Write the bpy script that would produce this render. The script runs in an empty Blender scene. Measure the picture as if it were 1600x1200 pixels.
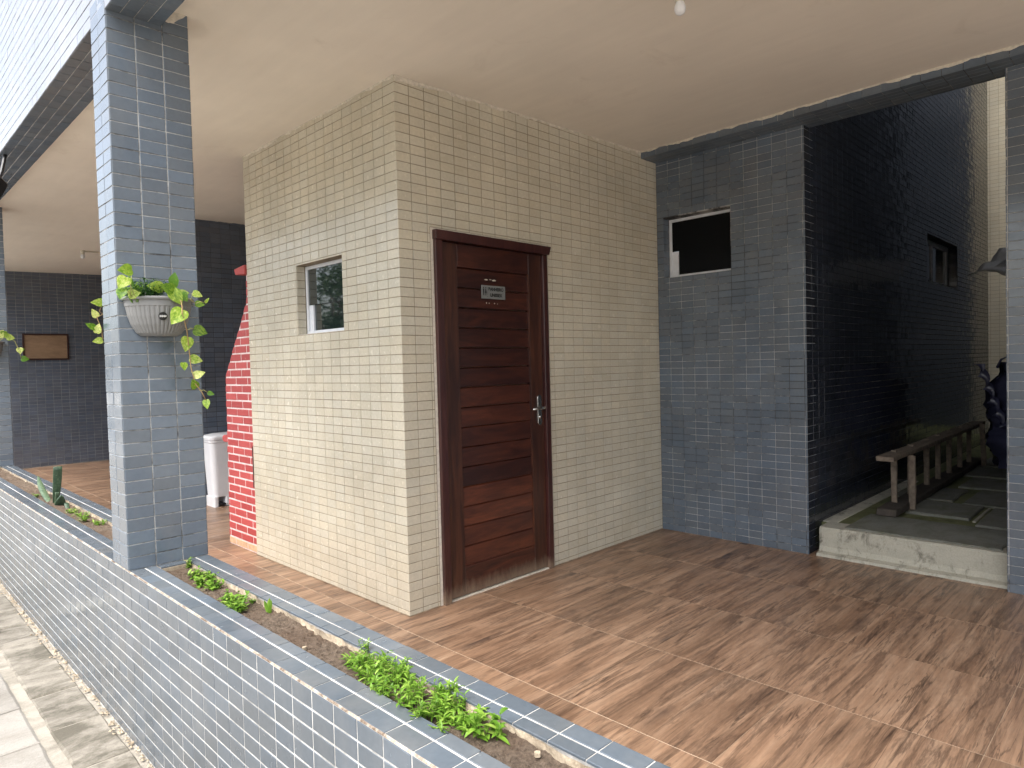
import bpy, bmesh, math, random
from mathutils import Vector, Matrix, noise
random.seed(7)
R_ = math.radians
scene = bpy.context.scene
COL = scene.collection

# ------------------------------------------------------------------ camera
CAM = Vector((-2.1909, -3.0171, 1.3767))
CR = Vector((0.70422234, -0.7095138, -0.02571105))
CU = Vector((0.03876774, 0.00226839, 0.99924567))
CF = Vector((0.70892028, 0.70468789, -0.0291037))
cam = bpy.data.cameras.new('camera')
cam.sensor_width = 36.0
cam.lens = 1054.2 / 1600 * 36.0
cam.clip_start = 0.02
cam.clip_end = 500
cam_o = bpy.data.objects.new('camera', cam)
COL.objects.link(cam_o)
cam_o.matrix_world = Matrix(((CR.x, CU.x, -CF.x, CAM.x), (CR.y, CU.y, -CF.y, CAM.y), (CR.z, CU.z, -CF.z, CAM.z), (0, 0, 0, 1)))
scene.camera = cam_o

# ------------------------------------------------------------------ sky, sun, exposure
SUN_EL, SUN_AZ = 60.0, 192.0            # azimuth of the direction towards the sun, from +X counter-clockwise
world = bpy.data.worlds.new('World')
scene.world = world
world.use_nodes = True
wn = world.node_tree
wn.nodes.clear()
sky = wn.nodes.new('ShaderNodeTexSky')
sky.sky_type = 'NISHITA'
sky.sun_disc = False
sky.sun_elevation = R_(SUN_EL)
sky.sun_rotation = R_(90 - SUN_AZ)
sky.air_density = 1.0
sky.dust_density = 4.0
sky.ozone_density = 1.0
hs = wn.nodes.new('ShaderNodeHueSaturation')
hs.inputs['Saturation'].default_value = 0.55
bg = wn.nodes.new('ShaderNodeBackground')
bg.inputs['Strength'].default_value = 0.15
wo = wn.nodes.new('ShaderNodeOutputWorld')
wn.links.new(sky.outputs[0], hs.inputs['Color'])
wn.links.new(hs.outputs[0], bg.inputs['Color'])
wn.links.new(bg.outputs[0], wo.inputs['Surface'])
sun = bpy.data.lights.new('sun', 'SUN')
sun.energy = 1.3
sun.angle = R_(60)
sun.color = (1.0, 0.96, 0.9)
sun_o = bpy.data.objects.new('sun', sun)
COL.objects.link(sun_o)
sd = Vector((math.cos(R_(SUN_AZ)) * math.cos(R_(SUN_EL)), math.sin(R_(SUN_AZ)) * math.cos(R_(SUN_EL)), math.sin(R_(SUN_EL))))
sun_o.rotation_euler = (-sd).to_track_quat('-Z', 'Y').to_euler()
scene.view_settings.view_transform = 'Standard'
scene.view_settings.look = 'None'
scene.view_settings.gamma = 1.0
scene.view_settings.use_curve_mapping = False
scene.view_settings.exposure = 1.67
scene.render.engine = 'CYCLES'
scene.cycles.max_bounces = 10
scene.cycles.diffuse_bounces = 6
scene.cycles.glossy_bounces = 5

# ------------------------------------------------------------------ node helpers
def new_mat(name):
    m = bpy.data.materials.new(name)
    m.use_nodes = True
    nt = m.node_tree
    b = nt.nodes['Principled BSDF']
    return m, nt, b
def N(nt, t, **kw):
    n = nt.nodes.new(t)
    for k, v in kw.items():
        if k in n.inputs.keys():
            n.inputs[k].default_value = v
        else:
            setattr(n, k, v)
    return n
def L(nt, a, b): nt.links.new(a, b)
def math_n(nt, op, a, b=None, c=None):
    n = nt.nodes.new('ShaderNodeMath'); n.operation = op
    for i, x in enumerate((a, b, c)):
        if x is None: continue
        if hasattr(x, 'is_linked') or isinstance(x, bpy.types.NodeSocket): nt.links.new(x, n.inputs[i])
        else: n.inputs[i].default_value = x
    return n.outputs[0]
def ramp(nt, fac, stops):
    n = nt.nodes.new('ShaderNodeValToRGB')
    e = n.color_ramp.elements
    while len(e) < len(stops): e.new(0.5)
    for i, (p, c) in enumerate(stops):
        e[i].position = p
        e[i].color = (c, c, c, 1) if not hasattr(c, '__len__') else (*c, 1)
    nt.links.new(fac, n.inputs[0])
    return n.outputs[0]
def mixc(nt, fac, a, b, mode='MIX'):
    n = nt.nodes.new('ShaderNodeMix'); n.data_type = 'RGBA'; n.blend_type = mode
    for s, x in ((n.inputs[0], fac), (n.inputs[6], a), (n.inputs[7], b)):
        if isinstance(x, bpy.types.NodeSocket): nt.links.new(x, s)
        elif hasattr(x, '__len__'): s.default_value = (*x, 1)
        else: s.default_value = x
    return n.outputs[2]
def pos(nt):
    return nt.nodes.new('ShaderNodeNewGeometry').outputs['Position']
def noise_n(nt, vec, scale, detail=3, rough=0.55, dist=0.0):
    n = nt.nodes.new('ShaderNodeTexNoise')
    n.inputs['Scale'].default_value = scale; n.inputs['Detail'].default_value = detail
    n.inputs['Roughness'].default_value = rough; n.inputs['Distortion'].default_value = dist
    if vec is not None: nt.links.new(vec, n.inputs['Vector'])
    return n.outputs['Fac']
def mapping(nt, vec, scale=(1, 1, 1), loc=(0, 0, 0)):
    n = nt.nodes.new('ShaderNodeMapping')
    n.inputs['Scale'].default_value = scale; n.inputs['Location'].default_value = loc
    nt.links.new(vec, n.inputs['Vector'])
    return n.outputs[0]
def bump(nt, b, height, strength, dist=0.01):
    n = nt.nodes.new('ShaderNodeBump')
    n.inputs['Strength'].default_value = strength; n.inputs['Distance'].default_value = dist
    nt.links.new(height, n.inputs['Height']); nt.links.new(n.outputs[0], b.inputs['Normal'])
def rnd_piece(nt):
    g = nt.nodes.new('ShaderNodeNewGeometry'); o = nt.nodes.new('ShaderNodeObjectInfo')
    s = math_n(nt, 'ADD', g.outputs['Random Per Island'], o.outputs['Random'])
    return math_n(nt, 'FRACT', s)

# ------------------------------------------------------------------ materials
def tile_mat(name, base, var, rough, dirt=(0.3, 0.28, 0.24), dirt_amt=0.15, wave=0.05, island=True, tint=None):
    m, nt, b = new_mat(name)
    p = pos(nt)
    if island:
        r = rnd_piece(nt)
    else:
        r = noise_n(nt, p, 9, 0)
    v = math_n(nt, 'MULTIPLY_ADD', r, 2 * var, 1 - var)
    big = ramp(nt, noise_n(nt, p, 1.7, 3), [(0.3, 0.88), (0.7, 1.1)])
    fine = ramp(nt, noise_n(nt, p, 60, 4), [(0.3, 0.93), (0.7, 1.05)])
    v = math_n(nt, 'MULTIPLY', math_n(nt, 'MULTIPLY', v, big), fine)
    t = tint or tuple(min(1, c * f) for c, f in zip(base, (1.08, 1.0, 0.92)))
    r2 = math_n(nt, 'FRACT', math_n(nt, 'MULTIPLY', r, 7.31))
    c = mixc(nt, r2, base, t)
    cc = nt.nodes.new('ShaderNodeCombineXYZ')
    for i in range(3): L(nt, v, cc.inputs[i])
    c = mixc(nt, 1.0, c, cc.outputs[0], 'MULTIPLY')
    d = ramp(nt, noise_n(nt, mapping(nt, p, (1, 1, 0.25)), 9, 3, 0.5), [(0.45, 0.0), (0.75, dirt_amt)])
    c = mixc(nt, d, c, dirt)
    L(nt, c, b.inputs['Base Color'])
    rr = ramp(nt, noise_n(nt, p, 23, 4), [(0.3, max(0.02, rough * 0.65)), (0.75, rough * 1.9)])
    L(nt, rr, b.inputs['Roughness'])
    b.inputs['IOR'].default_value = 1.5
    h = noise_n(nt, p, 13, 1)
    bump(nt, b, h, wave * 0.7, 0.02)
    return m
M = {}
M['blue'] = tile_mat('blue_grey_glazed_tile', (0.117, 0.149, 0.187), 0.10, 0.13, dirt_amt=0.10)
M['facade'] = tile_mat('sky_glare_coloured_tile', (0.24, 0.255, 0.285), 0.05, 0.10, dirt_amt=0.06)  # base lightened to stand in for the bright sky reflection
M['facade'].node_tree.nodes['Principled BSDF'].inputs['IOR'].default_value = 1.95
M['pillar_side'] = tile_mat('pillar_side_tile', (0.120, 0.150, 0.185), 0.08, 0.12, dirt_amt=0.10)
M['pillar_side'].node_tree.nodes['Principled BSDF'].inputs['IOR'].default_value = 1.8
M['planter_tile'] = tile_mat('blue_grey_glazed_tile_outside', (0.100, 0.124, 0.150), 0.10, 0.16, dirt=(0.30, 0.29, 0.27), dirt_amt=0.16)
M['dark'] = tile_mat('dark_slate_glazed_tile', (0.110, 0.132, 0.170), 0.12, 0.12, dirt_amt=0.05)
M['corridor_tile'] = tile_mat('shade_darkened_tile', (0.020, 0.025, 0.037), 0.18, 0.10, dirt_amt=0.04, wave=0.08)  # the corridor's shade is put into this near-black base colour
M['cream'] = tile_mat('cream_glazed_tile', (0.575, 0.52, 0.40), 0.045, 0.17, dirt=(0.45, 0.37, 0.25), dirt_amt=0.10, wave=0.03, tint=(0.575, 0.535, 0.43))
def grout_mat(name, a, b_, lo=0.42, hi=0.58, scale=4.0):
    m, nt, b = new_mat(name)
    p = pos(nt)
    f = ramp(nt, noise_n(nt, p, scale, 6, 0.75), [(lo, 0.0), (hi, 1.0)])
    c = mixc(nt, f, a, b_)
    c = mixc(nt, ramp(nt, noise_n(nt, p, 150, 3), [(0.3, 0.0), (0.7, 0.35)]), c, tuple(x * 0.5 for x in a))
    L(nt, c, b.inputs['Base Color'])
    b.inputs['Roughness'].default_value = 0.9
    bump(nt, b, noise_n(nt, p, 220, 3), 0.5, 0.003)
    return m
M['grout_mixed'] = grout_mat('patchy_grout', (0.10, 0.095, 0.09), (0.52, 0.52, 0.50), 0.36, 0.54, 7)
M['grout_dark'] = grout_mat('dark_grout', (0.012, 0.012, 0.012), (0.16, 0.16, 0.16), 0.5, 0.66, 1.2)
M['grout_annex'] = grout_mat('patchy_dark_grout', (0.045, 0.045, 0.045), (0.50, 0.50, 0.49), 0.44, 0.56, 2.6)
M['grout_far'] = grout_mat('grey_grout', (0.20, 0.20, 0.20), (0.38, 0.38, 0.38))
M['grout_white'] = grout_mat('white_grout', (0.26, 0.255, 0.24), (0.66, 0.65, 0.62), 0.32, 0.56, 6)
M['grout_cream'] = grout_mat('brown_grout', (0.19, 0.15, 0.10), (0.44, 0.38, 0.285), 0.4, 0.72)
M['worn'] = grout_mat('worn_edge_mortar', (0.13, 0.09, 0.06), (0.62, 0.55, 0.45), 0.40, 0.62, 18)
M['mortar'] = grout_mat('pale_mortar', (0.20, 0.155, 0.105), (0.58, 0.49, 0.36), 0.35, 0.68, 14)
def plain(name, col, rough=0.5, metal=0.0, spec=None, nscale=20, amt=0.12, bmp=0.0, bscale=80):
    m, nt, b = new_mat(name)
    p = pos(nt)
    f = ramp(nt, noise_n(nt, p, nscale, 5, 0.6), [(0.3, 1 - amt), (0.7, 1 + amt)])
    cc = nt.nodes.new('ShaderNodeCombineXYZ')
    for i in range(3): L(nt, f, cc.inputs[i])
    L(nt, mixc(nt, 1.0, col, cc.outputs[0], 'MULTIPLY'), b.inputs['Base Color'])
    b.inputs['Roughness'].default_value = rough
    b.inputs['Metallic'].default_value = metal
    if bmp: bump(nt, b, noise_n(nt, p, bscale, 4), bmp, 0.005)
    return m
def ceiling_mat():
    m, nt, b = new_mat('ceiling_paint')
    p = pos(nt)
    a = ramp(nt, noise_n(nt, p, 0.8, 4, 0.6), [(0.3, 0.93), (0.7, 1.05)])
    a = math_n(nt, 'MULTIPLY', a, ramp(nt, noise_n(nt, mapping(nt, p, (9, 1.2, 1)), 1.6, 5, 0.6), [(0.3, 0.975), (0.7, 1.02)]))
    cc = nt.nodes.new('ShaderNodeCombineXYZ')
    for i in range(3): L(nt, a, cc.inputs[i])
    c = mixc(nt, 1.0, (0.86, 0.80, 0.70), cc.outputs[0], 'MULTIPLY')
    stn = ramp(nt, noise_n(nt, p, 2.6, 7, 0.7, 0.8), [(0.60, 0.0), (0.80, 0.35)])
    c = mixc(nt, stn, c, (0.55, 0.47, 0.37))
    L(nt, c, b.inputs['Base Color']); b.inputs['Roughness'].default_value = 0.8
    h = math_n(nt, 'ADD', noise_n(nt, p, 30, 4), math_n(nt, 'MULTIPLY', noise_n(nt, p, 3, 2), 2.0))
    bump(nt, b, h, 0.14, 0.006)
    return m
M['ceiling'] = ceiling_mat()
M['plaster'] = plain('white_plaster', (0.62, 0.57, 0.48), 0.9, nscale=40, amt=0.2, bmp=0.3, bscale=120)
M['white_paint'] = plain('white_window_paint', (0.74, 0.76, 0.79), 0.4, amt=0.05)
M['white_plastic'] = plain('white_plastic', (0.78, 0.79, 0.80), 0.35, nscale=5, amt=0.05)
M['old_plastic'] = plain('yellowed_plastic', (0.62, 0.58, 0.47), 0.45, nscale=8, amt=0.08)
M['black_plastic'] = plain('black_plastic', (0.015, 0.015, 0.016), 0.35)
M['pot'] = plain('grey_pot_plastic', (0.215, 0.215, 0.21), 0.5, nscale=8, amt=0.06)
M['metal'] = plain('chromed_metal', (0.6, 0.6, 0.58), 0.25, metal=1.0)
M['brass'] = plain('dull_brass', (0.55, 0.45, 0.28), 0.4, metal=1.0)
M['sign'] = plain('grey_sign_plate', (0.175, 0.185, 0.18), 0.4, nscale=30, amt=0.06)
M['ink'] = plain('black_ink', (0.012, 0.012, 0.012), 0.5)
M['white_ink'] = plain('white_ink', (0.8, 0.8, 0.8), 0.5)
M['rail_wood'] = plain('weathered_grey_wood', (0.19, 0.15, 0.112), 0.85, nscale=25, amt=0.35, bmp=0.4)
M['old_wood'] = plain('dark_weathered_wood', (0.07, 0.058, 0.047), 0.85, nscale=25, amt=0.35, bmp=0.4)
M['tarp'] = plain('grey_white_tarp', (0.50, 0.49, 0.47), 0.45, nscale=12, amt=0.1)
M['bag'] = plain('dark_blue_plastic_wrap', (0.075, 0.078, 0.15), 0.25)
M['stem'] = plain('vine_stem', (0.30, 0.30, 0.10), 0.6)
M['stem_brown'] = plain('brown_vine_stem', (0.33, 0.22, 0.10), 0.6)
M['bark'] = plain('tree_bark', (0.10, 0.08, 0.06), 0.9, amt=0.3)
M['floor_grout'] = plain('sand_floor_grout', (0.52, 0.42, 0.31), 0.9, nscale=6, amt=0.25)
M['boundary'] = plain('added_boundary_paint', (0.62, 0.60, 0.55), 0.85, nscale=2, amt=0.12)

def glass_mat():
    m, nt, b = new_mat('window_glass')
    b.inputs['Base Color'].default_value = (0.012, 0.02, 0.02, 1)
    b.inputs['Roughness'].default_value = 0.03
    b.inputs['IOR'].default_value = 1.52
    b.inputs['Specular IOR Level'].default_value = 0.8
    b.inputs['Coat Weight'].default_value = 0.6
    b.inputs['Coat Roughness'].default_value = 0.02
    bump(nt, b, noise_n(nt, pos(nt), 5, 1), 0.02, 0.02)
    return m
M['glass'] = glass_mat()
def dark_room_glass():
    m, nt, b = new_mat('shaded_window_glass')
    b.inputs['Base Color'].default_value = (0.006, 0.007, 0.008, 1)  # black base stands in for the unlit interior behind the opening
    b.inputs['Roughness'].default_value = 0.08
    b.inputs['Specular IOR Level'].default_value = 0.10
    return m
M['dark_room_glass'] = dark_room_glass()

def floor_mat():
    m, nt, b = new_mat('wood_look_porcelain')
    p = pos(nt)
    oi = nt.nodes.new('ShaderNodeObjectInfo')
    sx = nt.nodes.new('ShaderNodeSeparateXYZ'); L(nt, p, sx.inputs[0])
    # printed planks, about 0.22 m wide, grain along X
    row = math_n(nt, 'FLOOR', math_n(nt, 'DIVIDE', math_n(nt, 'ADD', sx.outputs[1], 20.1), 0.22))
    wn_ = nt.nodes.new('ShaderNodeTexWhiteNoise'); wn_.noise_dimensions = '2D'
    cv = nt.nodes.new('ShaderNodeCombineXYZ'); L(nt, row, cv.inputs[0]); L(nt, oi.outputs['Random'], cv.inputs[1])
    L(nt, cv.outputs[0], wn_.inputs['Vector'])
    off = math_n(nt, 'MULTIPLY', math_n(nt, 'ADD', oi.outputs['Random'], wn_.outputs['Value']), 37.0)
    c3 = nt.nodes.new('ShaderNodeCombineXYZ')
    L(nt, math_n(nt, 'ADD', sx.outputs[0], off), c3.inputs[0]); L(nt, sx.outputs[1], c3.inputs[1]); L(nt, off, c3.inputs[2])
    v = c3.outputs[0]
    g1 = noise_n(nt, mapping(nt, v, (0.9, 9, 1)), 1.5, 7, 0.66, 0.5)
    g2 = noise_n(nt, mapping(nt, v, (2.0, 60, 1)), 1.3, 5, 0.7, 0.4)
    g3 = noise_n(nt, mapping(nt, v, (0.8, 5.0, 1)), 2.0, 4, 0.6, 0.9)
    g4 = noise_n(nt, mapping(nt, v, (6, 24, 1)), 2.2, 5, 0.7, 0.5)
    tone = ramp(nt, g3, [(0.3, (0.205, 0.122, 0.076)), (0.5, (0.32, 0.200, 0.127)), (0.72, (0.425, 0.285, 0.190))])
    streak = ramp(nt, g1, [(0.50, 0.0), (0.565, 0.8), (0.60, 0.25), (0.70, 0.95)])
    c = mixc(nt, math_n(nt, 'MULTIPLY', streak, 0.74), tone, (0.062, 0.036, 0.026))
    vn = noise_n(nt, mapping(nt, v, (1.0, 16, 1)), 1.4, 5, 0.6, 0.7)
    vein = ramp(nt, math_n(nt, 'ABSOLUTE', math_n(nt, 'SUBTRACT', vn, 0.5)), [(0.0, 1.0), (0.028, 0.0)])
    msk = ramp(nt, noise_n(nt, mapping(nt, v, (1.3, 4.5, 1)), 1.7, 3), [(0.40, 0.0), (0.60, 0.8)])
    c = mixc(nt, math_n(nt, 'MULTIPLY', vein, msk), c, (0.050, 0.030, 0.022))
    fine = ramp(nt, g2, [(0.35, 0.80), (0.65, 1.12)])
    fine = math_n(nt, 'MULTIPLY', fine, ramp(nt, g4, [(0.3, 0.88), (0.7, 1.1)]))
    pl = math_n(nt, 'MULTIPLY_ADD', wn_.outputs['Value'], 0.26, 0.87)
    f = math_n(nt, 'MULTIPLY', fine, pl)
    cc = nt.nodes.new('ShaderNodeCombineXYZ')
    for i in range(3): L(nt, f, cc.inputs[i])
    c = mixc(nt, 1.0, c, cc.outputs[0], 'MULTIPLY')
    # knots
    vo = nt.nodes.new('ShaderNodeTexVoronoi'); vo.inputs['Scale'].default_value = 1.0
    dv = nt.nodes.new('ShaderNodeMixRGB'); dv.blend_type = 'ADD'; dv.inputs[0].default_value = 0.22
    no = nt.nodes.new('ShaderNodeTexNoise'); no.inputs['Scale'].default_value = 9; L(nt, v, no.inputs['Vector'])
    L(nt, mapping(nt, v, (0.9, 3.4, 1)), dv.inputs[1]); L(nt, no.outputs['Color'], dv.inputs[2])
    L(nt, dv.outputs[0], vo.inputs['Vector'])
    k = ramp(nt, vo.outputs['Distance'], [(0.03, 0.8), (0.17, 0.0)])
    c = mixc(nt, k, c, (0.040, 0.028, 0.026))
    L(nt, c, b.inputs['Base Color'])
    L(nt, ramp(nt, noise_n(nt, p, 6, 5), [(0.3, 0.30), (0.7, 0.46)]), b.inputs['Roughness'])
    bump(nt, b, g2, 0.06, 0.004)
    return m
M['floor'] = floor_mat()

def door_mat(name, scale, c0, c1, c2, weather=False):
    m, nt, b = new_mat(name)
    p = pos(nt)
    oi = nt.nodes.new('ShaderNodeObjectInfo')
    sx = nt.nodes.new('ShaderNodeSeparateXYZ'); L(nt, p, sx.inputs[0])
    c3 = nt.nodes.new('ShaderNodeCombineXYZ')
    o = math_n(nt, 'MULTIPLY', oi.outputs['Random'], 53.0)
    L(nt, math_n(nt, 'ADD', sx.outputs[0], o), c3.inputs[0]); L(nt, o, c3.inputs[1]); L(nt, math_n(nt, 'ADD', sx.outputs[2], o), c3.inputs[2])
    g = noise_n(nt, mapping(nt, c3.outputs[0], scale), 2.0, 6, 0.6, 1.2)
    g2 = noise_n(nt, mapping(nt, c3.outputs[0], tuple(s * 4 for s in scale)), 3.0, 4, 0.7, 0.5)
    t = math_n(nt, 'ADD', math_n(nt, 'MULTIPLY', g, 0.8), math_n(nt, 'MULTIPLY', math_n(nt, 'SUBTRACT', oi.outputs['Random'], 0.5), 0.30))
    c = ramp(nt, t, [(0.22, c0), (0.42, c1), (0.66, c2)])
    f = ramp(nt, g2, [(0.3, 0.78), (0.7, 1.15)])
    cc = nt.nodes.new('ShaderNodeCombineXYZ')
    for i in range(3): L(nt, f, cc.inputs[i])
    c = mixc(nt, 1.0, c, cc.outputs[0], 'MULTIPLY')
    rough = 0.32
    if weather:
        ht = nt.nodes.new('ShaderNodeMapRange'); ht.inputs[1].default_value = 0.17; ht.inputs[2].default_value = 0.02
        L(nt, sx.outputs[2], ht.inputs[0])
        n1 = noise_n(nt, mapping(nt, p, (26, 26, 7)), 1.5, 6, 0.75)
        w = ramp(nt, math_n(nt, 'ADD', math_n(nt, 'MULTIPLY', ht.outputs[0], 0.52), math_n(nt, 'MULTIPLY', n1, 0.55)), [(0.52, 0.0), (0.82, 0.85)])
        c = mixc(nt, w, c, (0.21, 0.15, 0.10))
        L(nt, math_n(nt, 'MULTIPLY_ADD', w, 0.5, 0.3), b.inputs['Roughness'])
    else:
        L(nt, ramp(nt, g2, [(0.3, 0.24), (0.7, 0.42)]), b.inputs['Roughness'])
    L(nt, c, b.inputs['Base Color'])
    b.inputs['Coat Weight'].default_value = 0.35; b.inputs['Coat Roughness'].default_value = 0.2
    bump(nt, b, g2, 0.08, 0.004)
    return m
DC = ((0.030, 0.0100, 0.0085), (0.070, 0.021, 0.013), (0.145, 0.043, 0.021))
M['door_h'] = door_mat('varnished_red_wood_planks', (1.2, 1, 9), *DC, weather=True)
M['door_v'] = door_mat('varnished_red_wood_stiles', (10, 1, 0.9), (0.035, 0.013, 0.010), (0.085, 0.030, 0.016), (0.165, 0.062, 0.027), weather=True)
M['door_frame'] = door_mat('dark_red_wood_frame', (10, 1, 0.9), (0.025, 0.008, 0.009), (0.045, 0.014, 0.013), (0.075, 0.024, 0.019), weather=True)
M['board_frame'] = door_mat('dark_brown_frame', (8, 1, 8), (0.02, 0.008, 0.006), (0.035, 0.013, 0.010), (0.05, 0.02, 0.014))

def soil_mat():
    m, nt, b = new_mat('brown_soil')
    p = pos(nt)
    c = ramp(nt, noise_n(nt, p, 70, 6, 0.75), [(0.3, (0.060, 0.043, 0.030)), (0.5, (0.145, 0.108, 0.077)), (0.72, (0.27, 0.21, 0.155))])
    c = mixc(nt, ramp(nt, noise_n(nt, p, 6, 4), [(0.4, 0.0), (0.7, 0.6)]), c, (0.11, 0.066, 0.040))
    L(nt, c, b.inputs['Base Color']); b.inputs['Roughness'].default_value = 1.0
    bump(nt, b, noise_n(nt, p, 160, 6, 0.8), 1.0, 0.01)
    return m
M['soil'] = soil_mat()

def stone_mat(name, c0, c1, stain, s=1.0, st=(0.45, 0.7, 0.85), bmp=0.5):
    m, nt, b = new_mat(name)
    p = pos(nt)
    r = rnd_piece(nt)
    off = nt.nodes.new('ShaderNodeVectorMath'); off.operation = 'ADD'
    cv = nt.nodes.new('ShaderNodeCombineXYZ'); L(nt, math_n(nt, 'MULTIPLY', r, 9.0), cv.inputs[0])
    L(nt, p, off.inputs[0]); L(nt, cv.outputs[0], off.inputs[1])
    q = off.outputs[0]
    c = mixc(nt, noise_n(nt, q, 9 * s, 6, 0.65), c0, c1)
    d = ramp(nt, noise_n(nt, mapping(nt, q, (1, 1.6, 1)), 3.2 * s, 8, 0.72, 0.4), [(st[0], 0.0), (st[1], st[2])])
    c = mixc(nt, d, c, stain)
    f = ramp(nt, noise_n(nt, p, 120, 4, 0.8), [(0.3, 0.85), (0.7, 1.12)])
    f = math_n(nt, 'MULTIPLY', f, math_n(nt, 'MULTIPLY_ADD', r, 0.24, 0.88))
    cc = nt.nodes.new('ShaderNodeCombineXYZ')
    for i in range(3): L(nt, f, cc.inputs[i])
    L(nt, mixc(nt, 1.0, c, cc.outputs[0], 'MULTIPLY'), b.inputs['Base Color'])
    b.inputs['Roughness'].default_value = 0.85
    bump(nt, b, noise_n(nt, p, 70, 6, 0.75), bmp, 0.006)
    return m
M['pave_stained'] = stone_mat('stained_paving_slab', (0.225, 0.205, 0.165), (0.30, 0.275, 0.235), (0.075, 0.067, 0.048), 1.2, (0.42, 0.60, 0.85))
M['pave'] = stone_mat('pale_paving_slab', (0.25, 0.24, 0.22), (0.31, 0.29, 0.255), (0.16, 0.145, 0.12), 0.8)
M['cement'] = stone_mat('cement', (0.29, 0.265, 0.22), (0.37, 0.34, 0.29), (0.15, 0.135, 0.105), 1.5)
M['concrete'] = stone_mat('mossy_concrete', (0.40, 0.385, 0.31), (0.56, 0.535, 0.44), (0.105, 0.10, 0.072), 2.2, (0.52, 0.66, 0.8))
M['slab'] = stone_mat('grey_concrete_slab', (0.16, 0.165, 0.14), (0.23, 0.23, 0.20), (0.11, 0.115, 0.065), 1.4)
M['moss'] = stone_mat('mossy_yard_ground', (0.13, 0.145, 0.05), (0.20, 0.205, 0.10), (0.055, 0.065, 0.02), 1.5)
M['bounce_ground'] = stone_mat('outer_ground', (0.46, 0.44, 0.40), (0.54, 0.52, 0.47), (0.38, 0.36, 0.32), 0.5)  # out-of-view ground kept pale to bounce light up to the ceiling

def brick_mat():
    m, nt, b = new_mat('red_painted_brick')
    p = pos(nt); r = rnd_piece(nt)
    c = mixc(nt, r, (0.36, 0.052, 0.050), (0.46, 0.080, 0.074))
    c = mixc(nt, ramp(nt, noise_n(nt, p, 30, 6, 0.75), [(0.60, 0.0), (0.78, 0.6)]), c, (0.66, 0.40, 0.33))
    L(nt, c, b.inputs['Base Color']); b.inputs['Roughness'].default_value = 0.6
    bump(nt, b, noise_n(nt, p, 90, 4), 0.35, 0.004)
    return m
M['brick'] = brick_mat()
M['brick_joint'] = grout_mat('white_painted_joint', (0.62, 0.42, 0.38), (0.80, 0.70, 0.67), 0.3, 0.6, 10)
M['brick_bare'] = plain('bare_clay_brick', (0.56, 0.36, 0.22), 0.85, nscale=30, amt=0.2)
def cork_mat():
    m, nt, b = new_mat('notice_board_face')
    p = pos(nt)
    c = ramp(nt, noise_n(nt, mapping(nt, p, (1, 1, 3)), 4, 6, 0.7), [(0.3, (0.20, 0.125, 0.07)), (0.7, (0.34, 0.22, 0.13))])
    L(nt, c, b.inputs['Base Color']); b.inputs['Roughness'].default_value = 0.6
    return m
M['board'] = cork_mat()

def leaf_mat(name, c0, c1, c2, scale=30, trans=0.35, objrand=True):
    m, nt, b = new_mat(name)
    tc = nt.nodes.new('ShaderNodeTexCoord'); r = rnd_piece(nt)
    off = nt.nodes.new('ShaderNodeVectorMath'); off.operation = 'ADD'
    cv = nt.nodes.new('ShaderNodeCombineXYZ'); L(nt, math_n(nt, 'MULTIPLY', r, 31.0), cv.inputs[1])
    L(nt, tc.outputs['Object'], off.inputs[0]); L(nt, cv.outputs[0], off.inputs[1])
    n = noise_n(nt, mapping(nt, off.outputs[0], (1, 0.5, 1)), scale, 4, 0.65, 0.5)
    t = math_n(nt, 'ADD', math_n(nt, 'MULTIPLY', n, 0.9), math_n(nt, 'MULTIPLY', math_n(nt, 'SUBTRACT', r, 0.5), 0.45))
    c = ramp(nt, t, [(0.28, c0), (0.5, c1), (0.70, c2)])
    L(nt, c, b.inputs['Base Color']); b.inputs['Roughness'].default_value = 0.38
    tr = nt.nodes.new('ShaderNodeBsdfTranslucent'); L(nt, c, tr.inputs['Color'])
    mx = nt.nodes.new('ShaderNodeMixShader'); mx.inputs[0].default_value = trans
    L(nt, b.outputs[0], mx.inputs[1]); L(nt, tr.outputs[0], mx.inputs[2])
    L(nt, mx.outputs[0], nt.nodes['Material Output'].inputs['Surface'])
    return m
M['pothos'] = leaf_mat('variegated_vine_leaf', (0.085, 0.20, 0.015), (0.30, 0.44, 0.045), (0.66, 0.68, 0.24), 9)
M['weed'] = leaf_mat('bright_weed_leaf', (0.10, 0.22, 0.02), (0.19, 0.36, 0.04), (0.32, 0.47, 0.085), 20)
M['fern'] = leaf_mat('fine_dark_green_leaf', (0.02, 0.065, 0.014), (0.04, 0.11, 0.025), (0.075, 0.17, 0.04), 20)
M['sansevieria'] = leaf_mat('banded_snake_plant_leaf', (0.028, 0.060, 0.035), (0.055, 0.10, 0.055), (0.13, 0.19, 0.11), 60, 0.1)
M['tree_leaf'] = leaf_mat('tree_leaf', (0.030, 0.060, 0.018), (0.055, 0.10, 0.028), (0.09, 0.145, 0.04), 5)

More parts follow.
